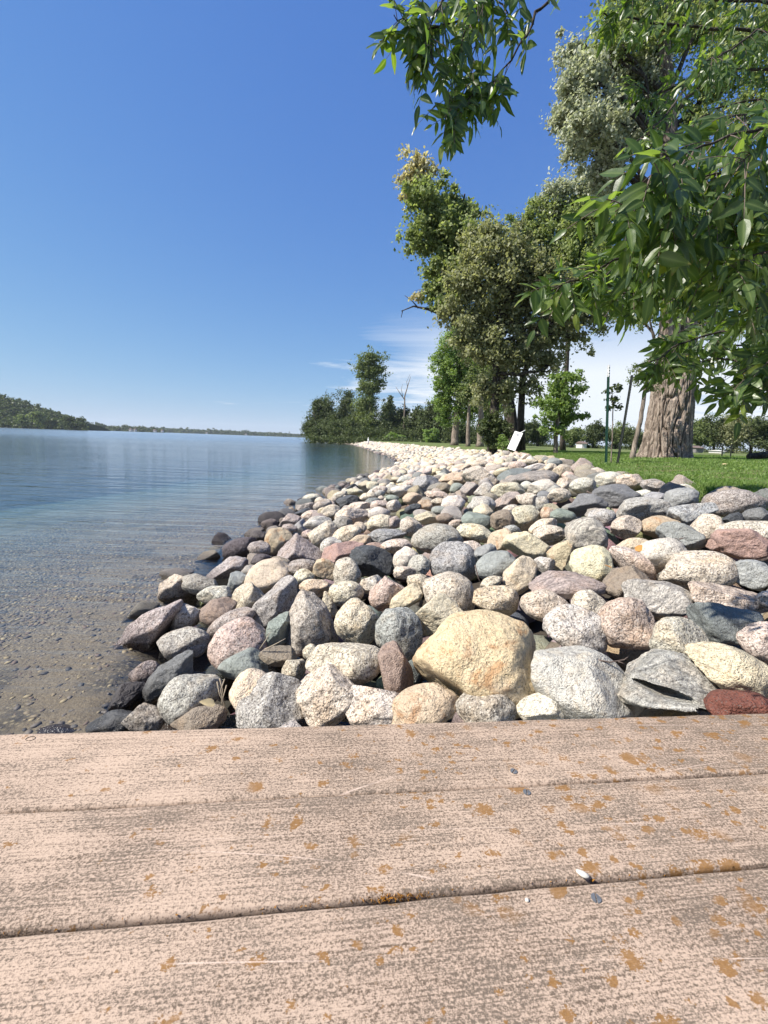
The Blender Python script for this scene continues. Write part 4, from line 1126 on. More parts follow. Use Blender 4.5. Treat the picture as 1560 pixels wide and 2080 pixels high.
for k, (bx, by, Y, bl, mk, lb) in enumerate(FAR):
    top = min(b_[1] - b_[3] for b_ in bl)
    tree('far_tree', lb, 'tree', Y, [(bx, by, 4), (bx, (by + top) / 2, 3), (bx, top + 8, 1.5)], bl, int(4200 + 1500 * len(bl)), 0.55, mk, 200 + k, BARKD, 'trees of the far wood beyond the bay', clump=.2, twigs=(k == 4))
def snag(label, Y, polys, grp=None):
    s = Y / FPX; base = P(polys[0][0][0], polys[0][0][1], Y); root = empty('bare_tree', base); tag(root, label, 'tree', grp)
    for i, pl_ in enumerate(polys):
        m_ = MB(); m_.tube([P(a, b_, Y) for a, b_, w in pl_], [w * s / 2 for a, b_, w in pl_], 5)
        m_.build('trunk' if i == 0 else 'branch', BARK, root).matrix_parent_inverse = Matrix.Translation(-root.location)
snag('bare dead tree with forked leafless branches rising above the far wood', 128, [[(820, 895, 4), (822, 830, 3.2), (822, 805, 2.6), (828, 785, 1.6), (834, 765, .8)], [(822, 812, 2), (812, 798, 1.4), (804, 786, .7)], [(828, 787, 1.2), (826, 775, .8), (833, 760, .5)], [(818, 805, 1.2), (815, 790, .8), (818, 780, .5)]])
snag('small pale bare tree leaning left at the tip of the wooded point', 148, [[(645, 880, 3), (640, 850, 2.2), (634, 838, 1.4), (626, 829, .6)], [(640, 852, 1.4), (637, 835, .7)]])
# background row, right
BR = [(1062, 905, 95, [(1062, 885, 16, 18), (1070, 868, 12, 12)], 'dark', 'dark rounded tree just right of the tilted sign'),
      (1092, 908, 95, [(1092, 882, 22, 20), (1082, 868, 12, 10)], 'dark', 'dark spreading tree behind the bright sapling tree'),
      (1160, 912, 90, [(1162, 888, 18, 18), (1175, 880, 12, 12)], 'mid', 'mid-green tree right of the bright sapling tree'),
      (1205, 914, 92, [(1205, 885, 22, 22), (1212, 872, 14, 12)], 'dark', 'dark tree left of the white-topped post, far back'),
      (1250, 915, 92, [(1250, 888, 22, 20), (1262, 880, 16, 16)], 'mid', 'mid-green tree far back between the two posts'),
      (1283, 916, 90, [(1290, 890, 18, 20), (1278, 882, 12, 12)], 'dark', 'dark tree far back behind the slim tree'),
      (1418, 917, 85, [(1416, 882, 20, 26), (1424, 868, 14, 14)], 'mid', 'mid-green tree far back just right of the giant trunk'),
      (1450, 918, 85, [(1452, 880, 26, 30), (1445, 868, 20, 16)], 'dark', 'dark full tree, second in the far row right of the giant trunk'),
      (1488, 919, 82, [(1488, 868, 26, 26), (1490, 890, 30, 24), (1500, 850, 14, 12)], 'olive', 'tallest olive-green tree in the far row right of the giant trunk'),
      (1525, 920, 82, [(1525, 880, 24, 28), (1530, 862, 16, 14)], 'mid', 'mid-green tree right of the tallest one in the far row'),
      (1560, 921, 80, [(1560, 882, 26, 30), (1552, 864, 16, 16)], 'dark', 'dark tree at the right edge in the far row'),
      (1600, 922, 80, [(1600, 885, 30, 34)], 'mid', 'tree past the right edge of the far row'),
      (1330, 917, 100, [(1330, 890, 30, 22), (1380, 890, 30, 22)], 'dark', 'dark trees glimpsed behind the giant trunk'),
      (1028, 904, 98, [(1028, 885, 20, 22), (1000, 880, 22, 26), (975, 880, 20, 26)], 'dark', 'dark broad tree behind the dense olive tree'),
      (940, 902, 100, [(940, 880, 22, 24), (915, 882, 18, 24)], 'dark', 'dark tree behind the left grey trunks')]
for k, (bx, by, Y, bl, mk, lb) in enumerate(BR):
    tree('background_tree', lb, 'tree', Y, [(bx, by, 5), (bx, by - 20, 4), (bx + 1, by - 38, 2)], bl, 5200 + 1500 * len(bl), 0.36, mk, 300 + k, BARKD, 'trees in the row across the lawn', clump=.2, twigs=False)
# low undergrowth that closes the far edge of the lawn
def hedge_stuff(name, label, pts, n, ls, mk, seed):
    rgn = np.random.default_rng(seed); bl = [(P(a, b_, Y), (rx * Y / FPX, rx * Y / FPX * .8, ry * Y / FPX), 1) for a, b_, rx, ry, Y in pts]
    pos, bias = blob_leaves(bl, n, rgn, .25); v, f = leaf_quads(pos, bias, ls, rgn)
    o = ob(name, mesh_np(name, v, f, 4, False, LM[mk])); tag(o, label, 'undergrowth', kind='stuff')
hedge_stuff('far_wood_undergrowth', 'dense green undergrowth filling the foot of the far wood', [(x, 884 + .036 * (x - 780), 20, 14, 118 + (x % 11)) for x in range(640, 1000, 15)] + [(x, 868 + .036 * (x - 780), 18, 14, 126 + (x % 11)) for x in range(665, 940, 17)], 60000, 0.5, 'dark', 78)
hedge_stuff('undergrowth', 'dark undergrowth along the far edge of the lawn', [(x, 897 + .036 * (x - 780), 22, 8, 104 + (x % 7)) for x in range(640, 1600, 24)], 26000, 0.5, 'dark', 77)

# ------------------------------------------------------------------ far shores
hillm, T = new_mat('wooded_hill'); ps = T.n('ShaderNodeNewGeometry').outputs['Position']
n_ = T.noise(ps, 0.15, 4, 0.7); finish(hillm, T, principled(T, T.mix(n_, (0.015, 0.025, 0.01, 1), (0.035, 0.05, 0.02, 1)), 1.0, None, 0.0))
def ridge(name, label, Y, prof, thick, basepy_off):
    """prof: (px, py_top); a hill as a lofted mound standing on the water"""
    nx, nt = len(prof), 9; V = []
    for (px, py) in prof:
        top = P(px, py, Y + thick + 25)
        for j in range(nt):
            a = math.pi * j / (nt - 1)
            V.append((top[0], Y + thick + 25 - math.cos(a) * thick, max(top[2], 0.3) * math.sin(a) - 0.3))
    F = [(i * nt + j, (i + 1) * nt + j, (i + 1) * nt + j + 1, i * nt + j + 1) for i in range(nx - 1) for j in range(nt - 1)]
    me = bpy.data.meshes.new(name); me.from_pydata(V, [], F); me.update(); me.materials.append(hillm)
    tag(ob(name, me), label, kind='structure')
HP = [(-260, 795), (-160, 783), (-60, 790), (0, 803), (20, 806), (40, 812), (70, 820), (95, 828), (115, 838), (135, 846), (150, 851), (168, 855), (173, 867)]
ridge('wooded_hill', 'wooded headland hill across the water', 560, [(a, b_ + 5) for a, b_ in HP], 60, 0)
def canopy(name, label, cat, Y0, prof, n, ls, mk, seed, ntree, rad, kind='stuff', front=40, base=None, group=None):
    rgn = np.random.default_rng(seed); pxs = [p[0] for p in prof]; pys = [p[1] for p in prof]; bl = []
    for _ in range(ntree):
        px = rgn.uniform(pxs[0], pxs[-1]); top = np.interp(px, pxs, pys); b0 = 868 + .036 * px - 1
        t = rgn.random() ** 1.15; py = top + (b0 - top) * t * 0.92 + rad * Y0 / Y0 * 0
        Y = Y0 + (70 * (1 - t) if Y0 < 600 else 0) - front * t + rgn.uniform(-8, 8)
        r = rad * rgn.uniform(.6, 1.3) * Y / FPX
        bl.append((P(px, py + rad * .5, Y), (r, r, r * rgn.uniform(.7, 1.1)), 1))
    pos, bias = blob_leaves(bl, n, rgn, .22, 8); pos[:, 2] = np.maximum(pos[:, 2], 0.4); v, f = leaf_quads(pos, bias, ls, rgn, .8)
    o = ob(name, mesh_np(name, v, f, 4, False, LM[mk])); tag(o, label, cat, group, kind)
canopy('headland_forest', 'dense forest covering the headland hill', 'forest', 560, [(a, b_) for a, b_ in HP], 70000, 2.4, 'dark', 21, 420, 8)
canopy('headland_thicket', 'darker trees mixed into the headland forest', 'forest', 552, [(a, b_ + 3) for a, b_ in HP], 44000, 2.2, 'dark', 22, 260, 8)
# single trees at the tip of the headland
for k, (px, top, w, lb) in enumerate([(140, 843, 13, 'round tree near the tip of the headland'), (163, 847, 13, 'umbrella-shaped tree at the outer tip of the headland'), (152, 855, 8, 'small tree between the round and umbrella-shaped ones on the headland'), (75, 836, 15, 'pale broad tree at the foot of the headland hill'), (45, 843, 13, 'light green tree on the headland shore'), (105, 848, 13, 'dark tree on the headland shore right of the pale broad one')]):
    b0 = 868 + .036 * px - 1
    tree('headland_tree', lb, 'tree', 505, [(px, b0, 1.6), (px, (b0 + top) / 2, 1.2), (px, top + 6, .8)], [(px, top + 6, w * .8, 5), (px - 3, top + 11, w * .8, 6), (px + 4, (top + b0) / 2 + 2, w * .6, (b0 - top) * .3, .6)], 1800, 2.0, ('dark', 'dark', 'dark', 'mid', 'mid', 'dark')[k], 500 + k, BARKD, 'single trees on the headland', twigs=False)
FS = [(160, 862), (190, 861), (220, 864), (260, 866), (300, 867), (340, 868), (400, 871), (470, 874), (520, 876), (560, 877), (600, 880), (640, 883), (700, 886), (760, 890), (1100, 900)]
ridge('far_shore', 'long low wooded shore on the horizon', 1900, [(a, b_ + 1.5) for a, b_ in FS], 90, 0)
canopy('far_shore_forest', 'thin line of forest on the far shore at the horizon', 'forest', 1900, [(a, b_ + 1) for a, b_ in FS], 60000, 5.5, 'dark', 23, 800, 4.0, front=60)
canopy('near_shore_trees', 'darker belt of trees beyond the headland', 'forest', 1100, [(165, 860), (190, 862), (215, 862), (240, 866), (270, 866), (300, 869), (330, 872)], 16000, 3.6, 'dark', 24, 120, 5, front=30)
hw = plain_mat('house_wall', (0.7, 0.68, 0.64), .8); hr = plain_mat('house_roof', (0.18, 0.13, 0.11), .9)
for k, (px, w) in enumerate(((266, 4), (275, 3), (315, 4), (330, 3), (420, 3), (500, 3))):
    Y = 1010 if px < 340 else 1780; b0 = 868 + .036 * px - 2.0; p = P(px, b0, Y); s = Y / FPX; p[2] = 1.0
    rt = empty('shore_house', p); tag(rt, ['white house beside the dark tree belt', 'tiny house right of the white one on the far shore', 'pale house at the end of the dark tree belt', 'tiny house right of the pale one', 'lone tiny house midway along the far shore', 'lone tiny house farthest right on the far shore'][k], 'house', 'houses on the far shore')
    m_ = MB(); m_.box((0, 0, 2.0), (w * s / 2, 0, 0), (0, 4, 0), (0, 0, 2.0)); m_.build('wall', hw, rt, False)
    m_ = MB(); a = w * s / 2 + .5; m_.add([(-a, -4.5, 4.01), (a, -4.5, 4.01), (a, 4.5, 4.01), (-a, 4.5, 4.01), (-a, 0, 6.2), (a, 0, 6.2)], [(0, 1, 5, 4), (2, 3, 4, 5), (0, 4, 3), (1, 2, 5), (0, 3, 2, 1)]); m_.build('roof', hr, rt, False)

# ------------------------------------------------------------------ grass
rgn = np.random.default_rng(31); N = 190000
gy = 3.2 + 21 * rgn.random(N) ** 1.7; gu = rgn.random(N) ** 1.25 * (3.5 + gy * 0.85)
gx = wl(gy) + wd(gy) * 0.985 + gu
pat = vn(np.stack([gx * 1.5, gy * 1.5, gx * 0], -1)); keep = (pat > 0.42) | (rgn.random(N) < .5); gx, gy, gu = gx[keep], gy[keep], gu[keep]; N = len(gx)
gz_ = ground_z(gx, gy) - 0.005
H = rgn.uniform(.018, .055, N) * (1 + 0.9 * np.exp(-gu / .35)) * (0.7 + 0.7 * vn(np.stack([gx * .9, gy * .9, gx * 0 + 4], -1)))
an = rgn.uniform(0, 2 * math.pi, N); wv_ = rgn.uniform(.002, .005, N) * (1 + gy * .12)
b0 = np.stack([gx, gy, gz_], -1); sd = np.stack([np.cos(an), np.sin(an), an * 0], -1) * wv_[:, None]
lean = rgn.normal(size=(N, 3)) * .5; lean[:, 2] = 1; tip = b0 + lean * H[:, None]
V = np.stack([b0 - sd, b0 + sd, tip], 1).reshape(-1, 3)
gmat = leaf_mat('grass_blades', (0.07, 0.13, 0.025), (0.20, 0.29, 0.075), 0.4, 0.5, (1.3, 1.4, 0.5), .3)
o = ob('lawn_grass', mesh_np('lawn_grass', V, np.arange(N * 3).reshape(N, 3), 3, False, gmat)); tag(o, 'short green lawn grass with clover behind the rocks', 'grass', kind='stuff')
# clover and weeds tufts
nW = 16000; gy = 3.4 + 10 * rgn.random(nW) ** 1.4; gu = rgn.random(nW) * (3 + gy * .8) + .05; gx = wl(gy) + wd(gy) + gu
k_ = vn(np.stack([gx * 2.2, gy * 2.2, gx * 0 + 9], -1)) > .52; gx, gy = gx[k_], gy[k_]
cen = np.stack([gx, gy, ground_z(gx, gy) + rgn.uniform(.01, .04, len(gx))], -1)
v, f = leaf_quads(cen, np.array([0, 0, 1.6]), 0.035, rgn, .9)
o = ob('lawn_clover', mesh_np('lawn_clover', v, f, 4, False, LM['bright'])); tag(o, 'low broad-leaved clover scattered in the lawn', 'clover', kind='stuff')

# ------------------------------------------------------------------ posts, sign, fence bits
greenm = plain_mat('green_paint', (0.012, 0.055, 0.035), .5, .5, 0, .2, 40); whitep = plain_mat('white_paint', (0.78, 0.78, 0.76), .5); blackm = plain_mat('dark_steel', (0.03, 0.035, 0.03), .6)
def post(label, name, base, top, Y, wpx, white=0.0, mat=greenm):
    a = P(*base, Y); b_ = P(*top, Y); a[2] = float(ground_z(a[0], a[1])) - .05; s = Y / FPX; w = wpx * s / 2
    rt = empty(name, a); tag(rt, label, 'fence post', 'metal fence posts on the lawn'); ax = (b_ - a); L = np.linalg.norm(ax); ax /= L
    sx_ = np.cross(ax, [0, 1, 0]); sx_ /= np.linalg.norm(sx_); sy_ = np.cross(sx_, ax)
    def tee(m_, t0, t1):
        c = ax * (t0 + t1) / 2; hz_ = ax * (t1 - t0) / 2
        m_.box(c, sx_ * w, sy_ * w * .22, hz_); m_.box(c - sy_ * w * .78, sx_ * w * .22, sy_ * w * .55, hz_)
    m_ = MB(); tee(m_, 0, L * (1 - white)); m_.build('shaft', mat, rt, False)
    if white: m_ = MB(); tee(m_, L * (1 - white) + .001, L); m_.build('white_tip', whitep, rt, False)
    m_ = MB()
    for t in np.arange(.15, L * .98, .055): m_.box(ax * t - sy_ * w * 1.36, sx_ * w * .4, sy_ * w * .12, ax * .011)
    m_.build('studs', mat, rt, False)['kind'] = 'stuff'
post('upright dark green metal post with a white tip standing on the lawn', 'fence_post', (1232.6, 932), (1236.4, 741), 9.0, 4.8, .115)
post('leaning dark green studded metal post right of the white-tipped one', 'fence_post', (1255, 934), (1284, 762), 9.0, 4.6, 0, blackm)
for (bx, by, tx, ty, lb) in ((1467, 924, 1468, 903, 'short dark post of the far fence, left one'), (1484, 927, 1486, 903, 'short dark post of the far fence, right one')):
    post(lb, 'fence_post', (bx, by), (tx, ty), 19, 2.2, 0, blackm)
# sign
Y = 16.0; c1, c2, c3, c4 = [P(a, b_, Y) for a, b_ in ((1048, 875), (1060.5, 880), (1044.5, 917), (1032, 911))]
rt = empty('tilted_sign', (c3 + c4) / 2); tag(rt, 'small white tilted sign with faint grey marks at the top of the rocks', 'sign')
L0 = np.array(rt.location); ex = (c2 - c1); ex = ex + np.array([0, -1, 0]) * np.linalg.norm(ex) * 0.9; ey = (c1 - c4); nrm = np.cross(ex, ey); nrm /= np.linalg.norm(nrm)
cc_ = (c1 + c2 + c3 + c4) / 4
m_ = MB(); m_.box(cc_ - L0, ex / 2, ey / 2, nrm * .012); m_.build('panel', whitep, rt, False)
gm_ = plain_mat('grey_print', (.14, .15, .20), .6)
m_ = MB(); fr_side = nrm if nrm[1] < 0 else -nrm
for (u, v_, w, h) in ((-.1, .36, .5, .04), (.1, .30, .3, .03), (-.15, .12, .35, .03), (-.28, .04, .05, .07), (.0, .02, .05, .08), (.2, .04, .05, .05), (0, -.06, .4, .03), (-.2, -.16, .2, .03), (.12, -.22, .28, .03), (.22, -.28, .05, .05), (-.05, -.34, .4, .03)):
    m_.box(cc_ - L0 + ex * u + ey * v_ + fr_side * .0135, ex * w / 2, ey * h / 2, fr_side * .0012)
m_.build('print', gm_, rt, False)
m_ = MB(); m_.tube([P(1058, 879, Y + .06) - L0, P(1067, 874, Y + .1) - L0], .02, 8); m_.build('bracket', whitep, rt)
m_ = MB(); g_ = P(1040, 920, Y + .05); g_[2] = float(ground_z(g_[0], g_[1])) - .3; m_.tube([g_ - L0, P(1052, 885, Y + .05) - L0], .022, 8); m_.build('post', blackm, rt)
# pale marker on the far rocks
p = P(748, 898, 70); rt = empty('marker_post', p); tag(rt, 'small pale marker post standing on the distant rocks', 'post')
m_ = MB(); m_.tube([(0, 0, -.4), (0, 0, .55)], .12, 8); m_.build('shaft', whitep, rt); m_ = MB(); m_.tube([(0, 0, .551), (0, 0, .75)], [.08, .05], 8); m_.build('cap', whitep, rt)
# shed and white bin beyond the lawn
def shed(px, py, Y, w, h, label, name, cat, wallm, roofm):
    s = Y / FPX; p = P(px, py, Y); p[2] = float(ground_z(p[0], p[1])); rt = empty(name, p); tag(rt, label, cat)
    m_ = MB(); m_.box((0, 0, h * s / 2), (w * s / 2, 0, 0), (0, 1.2, 0), (0, 0, h * s / 2)); m_.build('wall', wallm, rt, False)
    a = w * s / 2 + .15; z0 = h * s + .01; m_ = MB(); m_.add([(-a, -1.4, z0), (a, -1.4, z0), (a, 1.4, z0), (-a, 1.4, z0), (-a, 0, z0 + h * s * .5), (a, 0, z0 + h * s * .5)], [(0, 1, 5, 4), (2, 3, 4, 5), (0, 4, 3), (1, 2, 5), (0, 3, 2, 1)]); m_.build('roof', roofm, rt, False)
shed(1408, 915, 60, 14, 9, 'small grey shed across the lawn just right of the giant trunk', 'shed', 'shed', plain_mat('grey_boards', (.22, .21, .2), .9), hr)
shed(1456, 918, 62, 7, 4, 'little white shed across the lawn below the far trees', 'shed', 'shed', hw, hw)
shed(1180, 912, 78, 9, 9, 'pale house glimpsed through the trees left of the posts', 'house', 'house', hw, hr)
# fallen log at right edge
p0, p1 = P(1520, 930, 14), P(1600, 926, 14); m_ = MB(); zz = float(ground_z(p0[0], p0[1])) + .1; p0[2] = zz; p1[2] = zz + .12
m_.tube([p0, (p0 + p1) / 2 + np.array([0, 0, .03]), p1], [.10, .12, .11], 10); o = m_.build('log', BARKD); tag(o, 'dark fallen log on the grass at the right edge', 'log')

# ------------------------------------------------------------------ twigs and dry leaves on the rocks
def rock_top(px, py, lift):
    return hit(px, py, lift)
def twig(label, polys, lift=0.07, name='twig', mat=TWIG, wpx=3.0):
    g0 = rock_top(polys[0][0][0], polys[0][0][1], lift); Y = g0[1]; m_ = MB()
    for pl_ in polys:
        pts = [P(a, b_, Y - .03) for a, b_ in pl_]
        m_.tube(pts, [wpx * Y / FPX / 2 * (1 - .6 * i / (len(pts) - 1)) for i in range(len(pts))], 6)
    o = m_.build(name, mat, None, origin=g0); tag(o, label, 'twig')
twig('forked bare twig lying between the dark slate block and banded boulder', [[(1192, 998), (1215, 1010), (1240, 1030), (1244, 1060), (1250, 1100)], [(1240, 1062), (1228, 1085)], [(1215, 1010), (1232, 1035)]], .10)
twig('short twig poking over the cracked gneiss boulder', [[(1212, 1340), (1240, 1345), (1268, 1340), (1276, 1334)], [(1255, 1343), (1272, 1350)]], .12, wpx=4)
twig('thin curved twig left of the tan dome rock', [[(965, 1148), (972, 1175), (984, 1195)]], .10)
twig('small dark twig on the bluish rock behind the big oval cream boulder', [[(1310, 1105), (1335, 1100), (1375, 1094), (1395, 1112)], [(1380, 1095), (1392, 1092)]], .10)
strawm = plain_mat('dry_straw', (.45, .38, .28), .8)
twig('pale bent reed stalk behind the big pinkish granite boulder', [[(528, 1318), (540, 1300), (549, 1284)], [(540, 1318), (560, 1308), (580, 1297)]], .09, 'reed_stalk', strawm, 2.6)
twig('bundle of dry roots hanging beside the greenish veined rock', [[(446, 1378), (452, 1400), (450, 1425), (458, 1450)], [(456, 1380), (448, 1402), (455, 1430), (452, 1462)], [(441, 1385), (446, 1410), (460, 1440), (466, 1458)], [(460, 1392), (452, 1420), (462, 1446)]], .12, 'dry_roots', strawm, 3)
# ------------------------------------------------------------------ ash tree in the foreground
def leaflet_mesh(k):
    rgn_ = random.Random(70 + k); n = 8; V = []; F = []
    bend = rgn_.uniform(.06, .26); tw = rgn_.uniform(-.25, .25); fold = rgn_.uniform(.12, .38); wmax = rgn_.uniform(.17, .23); wave = rgn_.uniform(0, 6)
    for i in range(n + 1):
        t = i / n; w = wmax * (math.sin(math.pi * min(1, t ** .72)) ** .8) * (1 - .25 * t) + (0.004)
        if i == n: w = 0.002
        z = -bend * t * t; ca = tw * t
        zz_ = .012 * math.sin(t * 14 + wave)
        for s_ in (-1, -.5, 0, .5, 1):
            lift = abs(s_) * w * fold
            V.append((s_ * w * math.cos(ca), t, z + lift + s_ * w * math.sin(ca) + zz_ * abs(s_) * s_))
    for i in range(n):
        for j in range(4):
            a = i * 5 + j; F.append((a, a + 1, a + 6, a + 5))
    return np.array(V), np.array(F)
LV = [leaflet_mesh(k) for k in range(8)]
am, T = new_mat('ash_leaf')
geo = T.n('ShaderNodeNewGeometry'); oi = T.n('ShaderNodeObjectInfo')
rd_ = T.math('FRACT', T.math('ADD', geo.outputs['Random Per Island'], oi.outputs['Random']))
c = T.mix(rd_, (0.026, 0.055, 0.016, 1), (0.090, 0.140, 0.040, 1))
c = T.mix(T.ramp(rd_, .93, .97), c, (0.16, 0.20, 0.04, 1))
vein = T.n('ShaderNodeSeparateColor', {0: T.n('ShaderNodeAttribute', attribute_name='Col').outputs[0]})
vm = T.math('POWER', vein.outputs[0], 5.0)
vs2 = T.math('MULTIPLY', T.ramp(T.math('SINE', T.math('ADD', T.math('MULTIPLY', vein.outputs[1], 75.0), T.math('MULTIPLY', vein.outputs[0], 9.0))), 0.75, 1.0), 0.12)
c = T.mix(T.math('MAXIMUM', T.math('MULTIPLY', vm, 0.55), vs2), c, (0.22, 0.28, 0.11, 1))
bl_ = T.math('MULTIPLY', T.ramp(T.math('ADD', vein.outputs[1], T.math('MULTIPLY', rd_, 0.4)), 1.22, 1.34), 0.7)
c = T.mix(bl_, c, (0.20, 0.13, 0.05, 1))
c = T.mix(geo.outputs['Backfacing'], c, T.mix(0.45, c, (0.20, 0.25, 0.15, 1)))
tcx = T.n('ShaderNodeTexCoord').outputs['Object']
sh = principled(T, c, 0.36, bump(T, T.noise(tcx, 60, 3), .15, .002), .5)
trl = T.n('ShaderNodeBsdfTranslucent', {0: T.mix(1.0, c, (1.9, 2.1, 0.5, 1), 'MULTIPLY')}).outputs[0]
finish(am, T, T.n('ShaderNodeMixShader', {0: .48, 1: sh, 2: trl}).outputs[0])
LC = []
for v_, f_ in LV:
    jj = np.arange(len(v_)) % 5; cc4 = np.ones((len(v_), 4)); cc4[:, 0] = 1 - np.abs(jj - 2) / 2.0; cc4[:, 1] = np.arange(len(v_)) // 5 / 8.0; LC.append(cc4)
LMESH = [mesh_np('leaf', v_, f_, 4, True, am, c_) for (v_, f_), c_ in zip(LV, LC)]
ash = empty('ash_tree', (5.2, 1.0, 1.1)); tag(ash, 'ash tree whose leafy branches hang into view from the upper right', 'tree')
AO = np.array(ash.location)
ra = np.random.default_rng(17)
# trunk out of frame to the right with the limbs that carry the sprays
m_ = MB(); m_.tube([(0, 0, -.3), (0, 0, .3), (-.05, .05, 1.5), (-.1, .1, 3), (-.3, .2, 5), (-.5, .3, 7)], [.24, .19, .17, .15, .11, .05], 14); m_.build('trunk', BARK, ash)
BR_ = []   # pixel polyline, depth start, depth end, leaves, leaf length, density
def br(pts, d0, d1, n, ll, wpx=5): BR_.append((pts, d0, d1, n, ll, wpx))
# right-hand mass
br([(1720, 300), (1560, 350), (1430, 420), (1300, 500), (1190, 560), (1120, 590)], 1.6, 1.05, 26, .085, 7)
br([(1700, 250), (1560, 260), (1450, 290), (1370, 320), (1320, 310)], 1.1, .80, 14, .085, 6)
br([(1370, 330), (1300, 380), (1250, 430)], .82, .80, 7, .085, 3)
br([(1720, 420), (1600, 430), (1500, 440), (1400, 450), (1330, 470)], 1.2, .90, 20, .085, 6)
br([(1700, 560), (1560, 560), (1450, 580), (1380, 600), (1300, 590), (1240, 600)], 1.7, 1.3, 26, .085, 6)
br([(1720, 640), (1580, 650), (1460, 670), (1380, 700), (1320, 735)], 2.0, 1.6, 26, .085, 6)
br([(1720, 700), (1600, 720), (1520, 750), (1500, 790)], 1.5, 1.35, 16, .085, 5)
br([(1720, 740), (1560, 740), (1450, 730), (1350, 745)], 1.9, 1.7, 18, .085, 5)
br([(1720, 500), (1600, 500), (1530, 520), (1470, 540)], 1.2, .95, 14, .085, 5)
br([(1720, 350), (1620, 360), (1540, 400), (1480, 470), (1440, 520)], 1.3, 1.0, 20, .085, 5)
br([(1720, 180), (1620, 190), (1540, 230), (1480, 240)], 1.5, 1.1, 14, .085, 5)
br([(1740, 300), (1640, 300), (1560, 300), (1500, 330)], 1.2, .85, 14, .085, 5)
br([(1740, 600), (1640, 600), (1560, 620), (1500, 640)], 1.4, 1.2, 18, .085, 5)
br([(1740, 460), (1640, 520), (1580, 600), (1550, 680)], 1.6, 1.5, 22, .085, 5)
br([(1740, 660), (1640, 680), (1580, 700), (1560, 760)], 1.4, 1.3, 14, .085, 5)
br([(1500, 480), (1420, 520), (1360, 540), (1310, 560)], 1.5, 1.3, 16, .085, 4)
br([(1600, 400), (1500, 400), (1420, 380), (1350, 400)], 1.3, 1.1, 16, .085, 4)
br([(1560, 330), (1470, 350), (1400, 370), (1340, 420)], 1.05, .9, 12, .085, 4)
# top right, farther back
br([(1740, 60), (1600, 70), (1480, 60), (1360, 50), (1260, 30), (1215, 30)], 3.0, 2.5, 34, .085, 6)
br([(1740, 0), (1600, 10), (1480, 0), (1350, -10), (1260, -20)], 2.8, 2.4, 34, .085, 6)
br([(1740, 130), (1600, 150), (1500, 140), (1400, 160), (1320, 200), (1290, 170)], 3.0, 2.6, 34, .085, 6)
br([(1740, 200), (1620, 220), (1540, 200), (1450, 220), (1400, 260)], 2.6, 2.2, 26, .085, 5)
br([(1740, 100), (1620, 90), (1540, 60), (1470, 110), (1420, 130)], 2.3, 2.0, 26, .085, 5)
br([(1400, 170), (1340, 250), (1290, 290)], 2.7, 2.5, 14, .085, 4)
br([(1720, 620), (1560, 640), (1450, 650), (1350, 685)], 2.3, 2.1, 26, .085, 5)
br([(1720, 690), (1560, 700), (1440, 700), (1340, 750)], 2.3, 2.2, 26, .085, 5)
# farther limb added to the tree to cast dappled shade on lawn-edge stones
for (a_, b_, c_, d_) in ((1085, 570, 1.0, 4.3), (1110, 605, .9, 4.4), (1170, 545, 1.0, 4.2), (1230, 590, 1.0, 4.5), (1300, 560, 1.0, 4.3)):
    br([(1800, b_ - 60), (1650, b_ - 50), (1500, b_ - 20), ((1500 + a_) / 2, b_ - 10), (a_, b_)], 3.9, d_ - .35, 42, .20, 4)
# upper centre spray
br([(1190, -120), (1108, 0), (1070, 70), (1030, 130), (1000, 170)], 1.5, 1.45, 7, .085, 6)
br([(1060, -80), (980, -10), (930, 40), (880, 60), (830, 50), (800, 30)], 1.45, 1.35, 20, .085, 5)
br([(1000, -60), (960, 30), (930, 110), (915, 180), (905, 240)], 1.5, 1.4, 18, .085, 4)
br([(1010, 160), (985, 180), (950, 200), (925, 240)], 1.5, 1.42, 10, .085, 3)
br([(1040, -60), (1000, 0), (970, 60), (960, 130), (940, 190)], 1.55, 1.5, 16, .085, 4)
br([(960, -50), (900, 0), (870, 60), (880, 130)], 1.4, 1.35, 14, .085, 4)
br([(1010, -60), (1010, -10), (1030, 30), (1035, 40)], 1.6, 1.55, 6, .085, 4)
br([(900, -40), (860, -10), (840, 30), (850, 90)], 1.4, 1.38, 9, .085, 3)
leaf_list = []; twigb = MB(); stemb = MB()
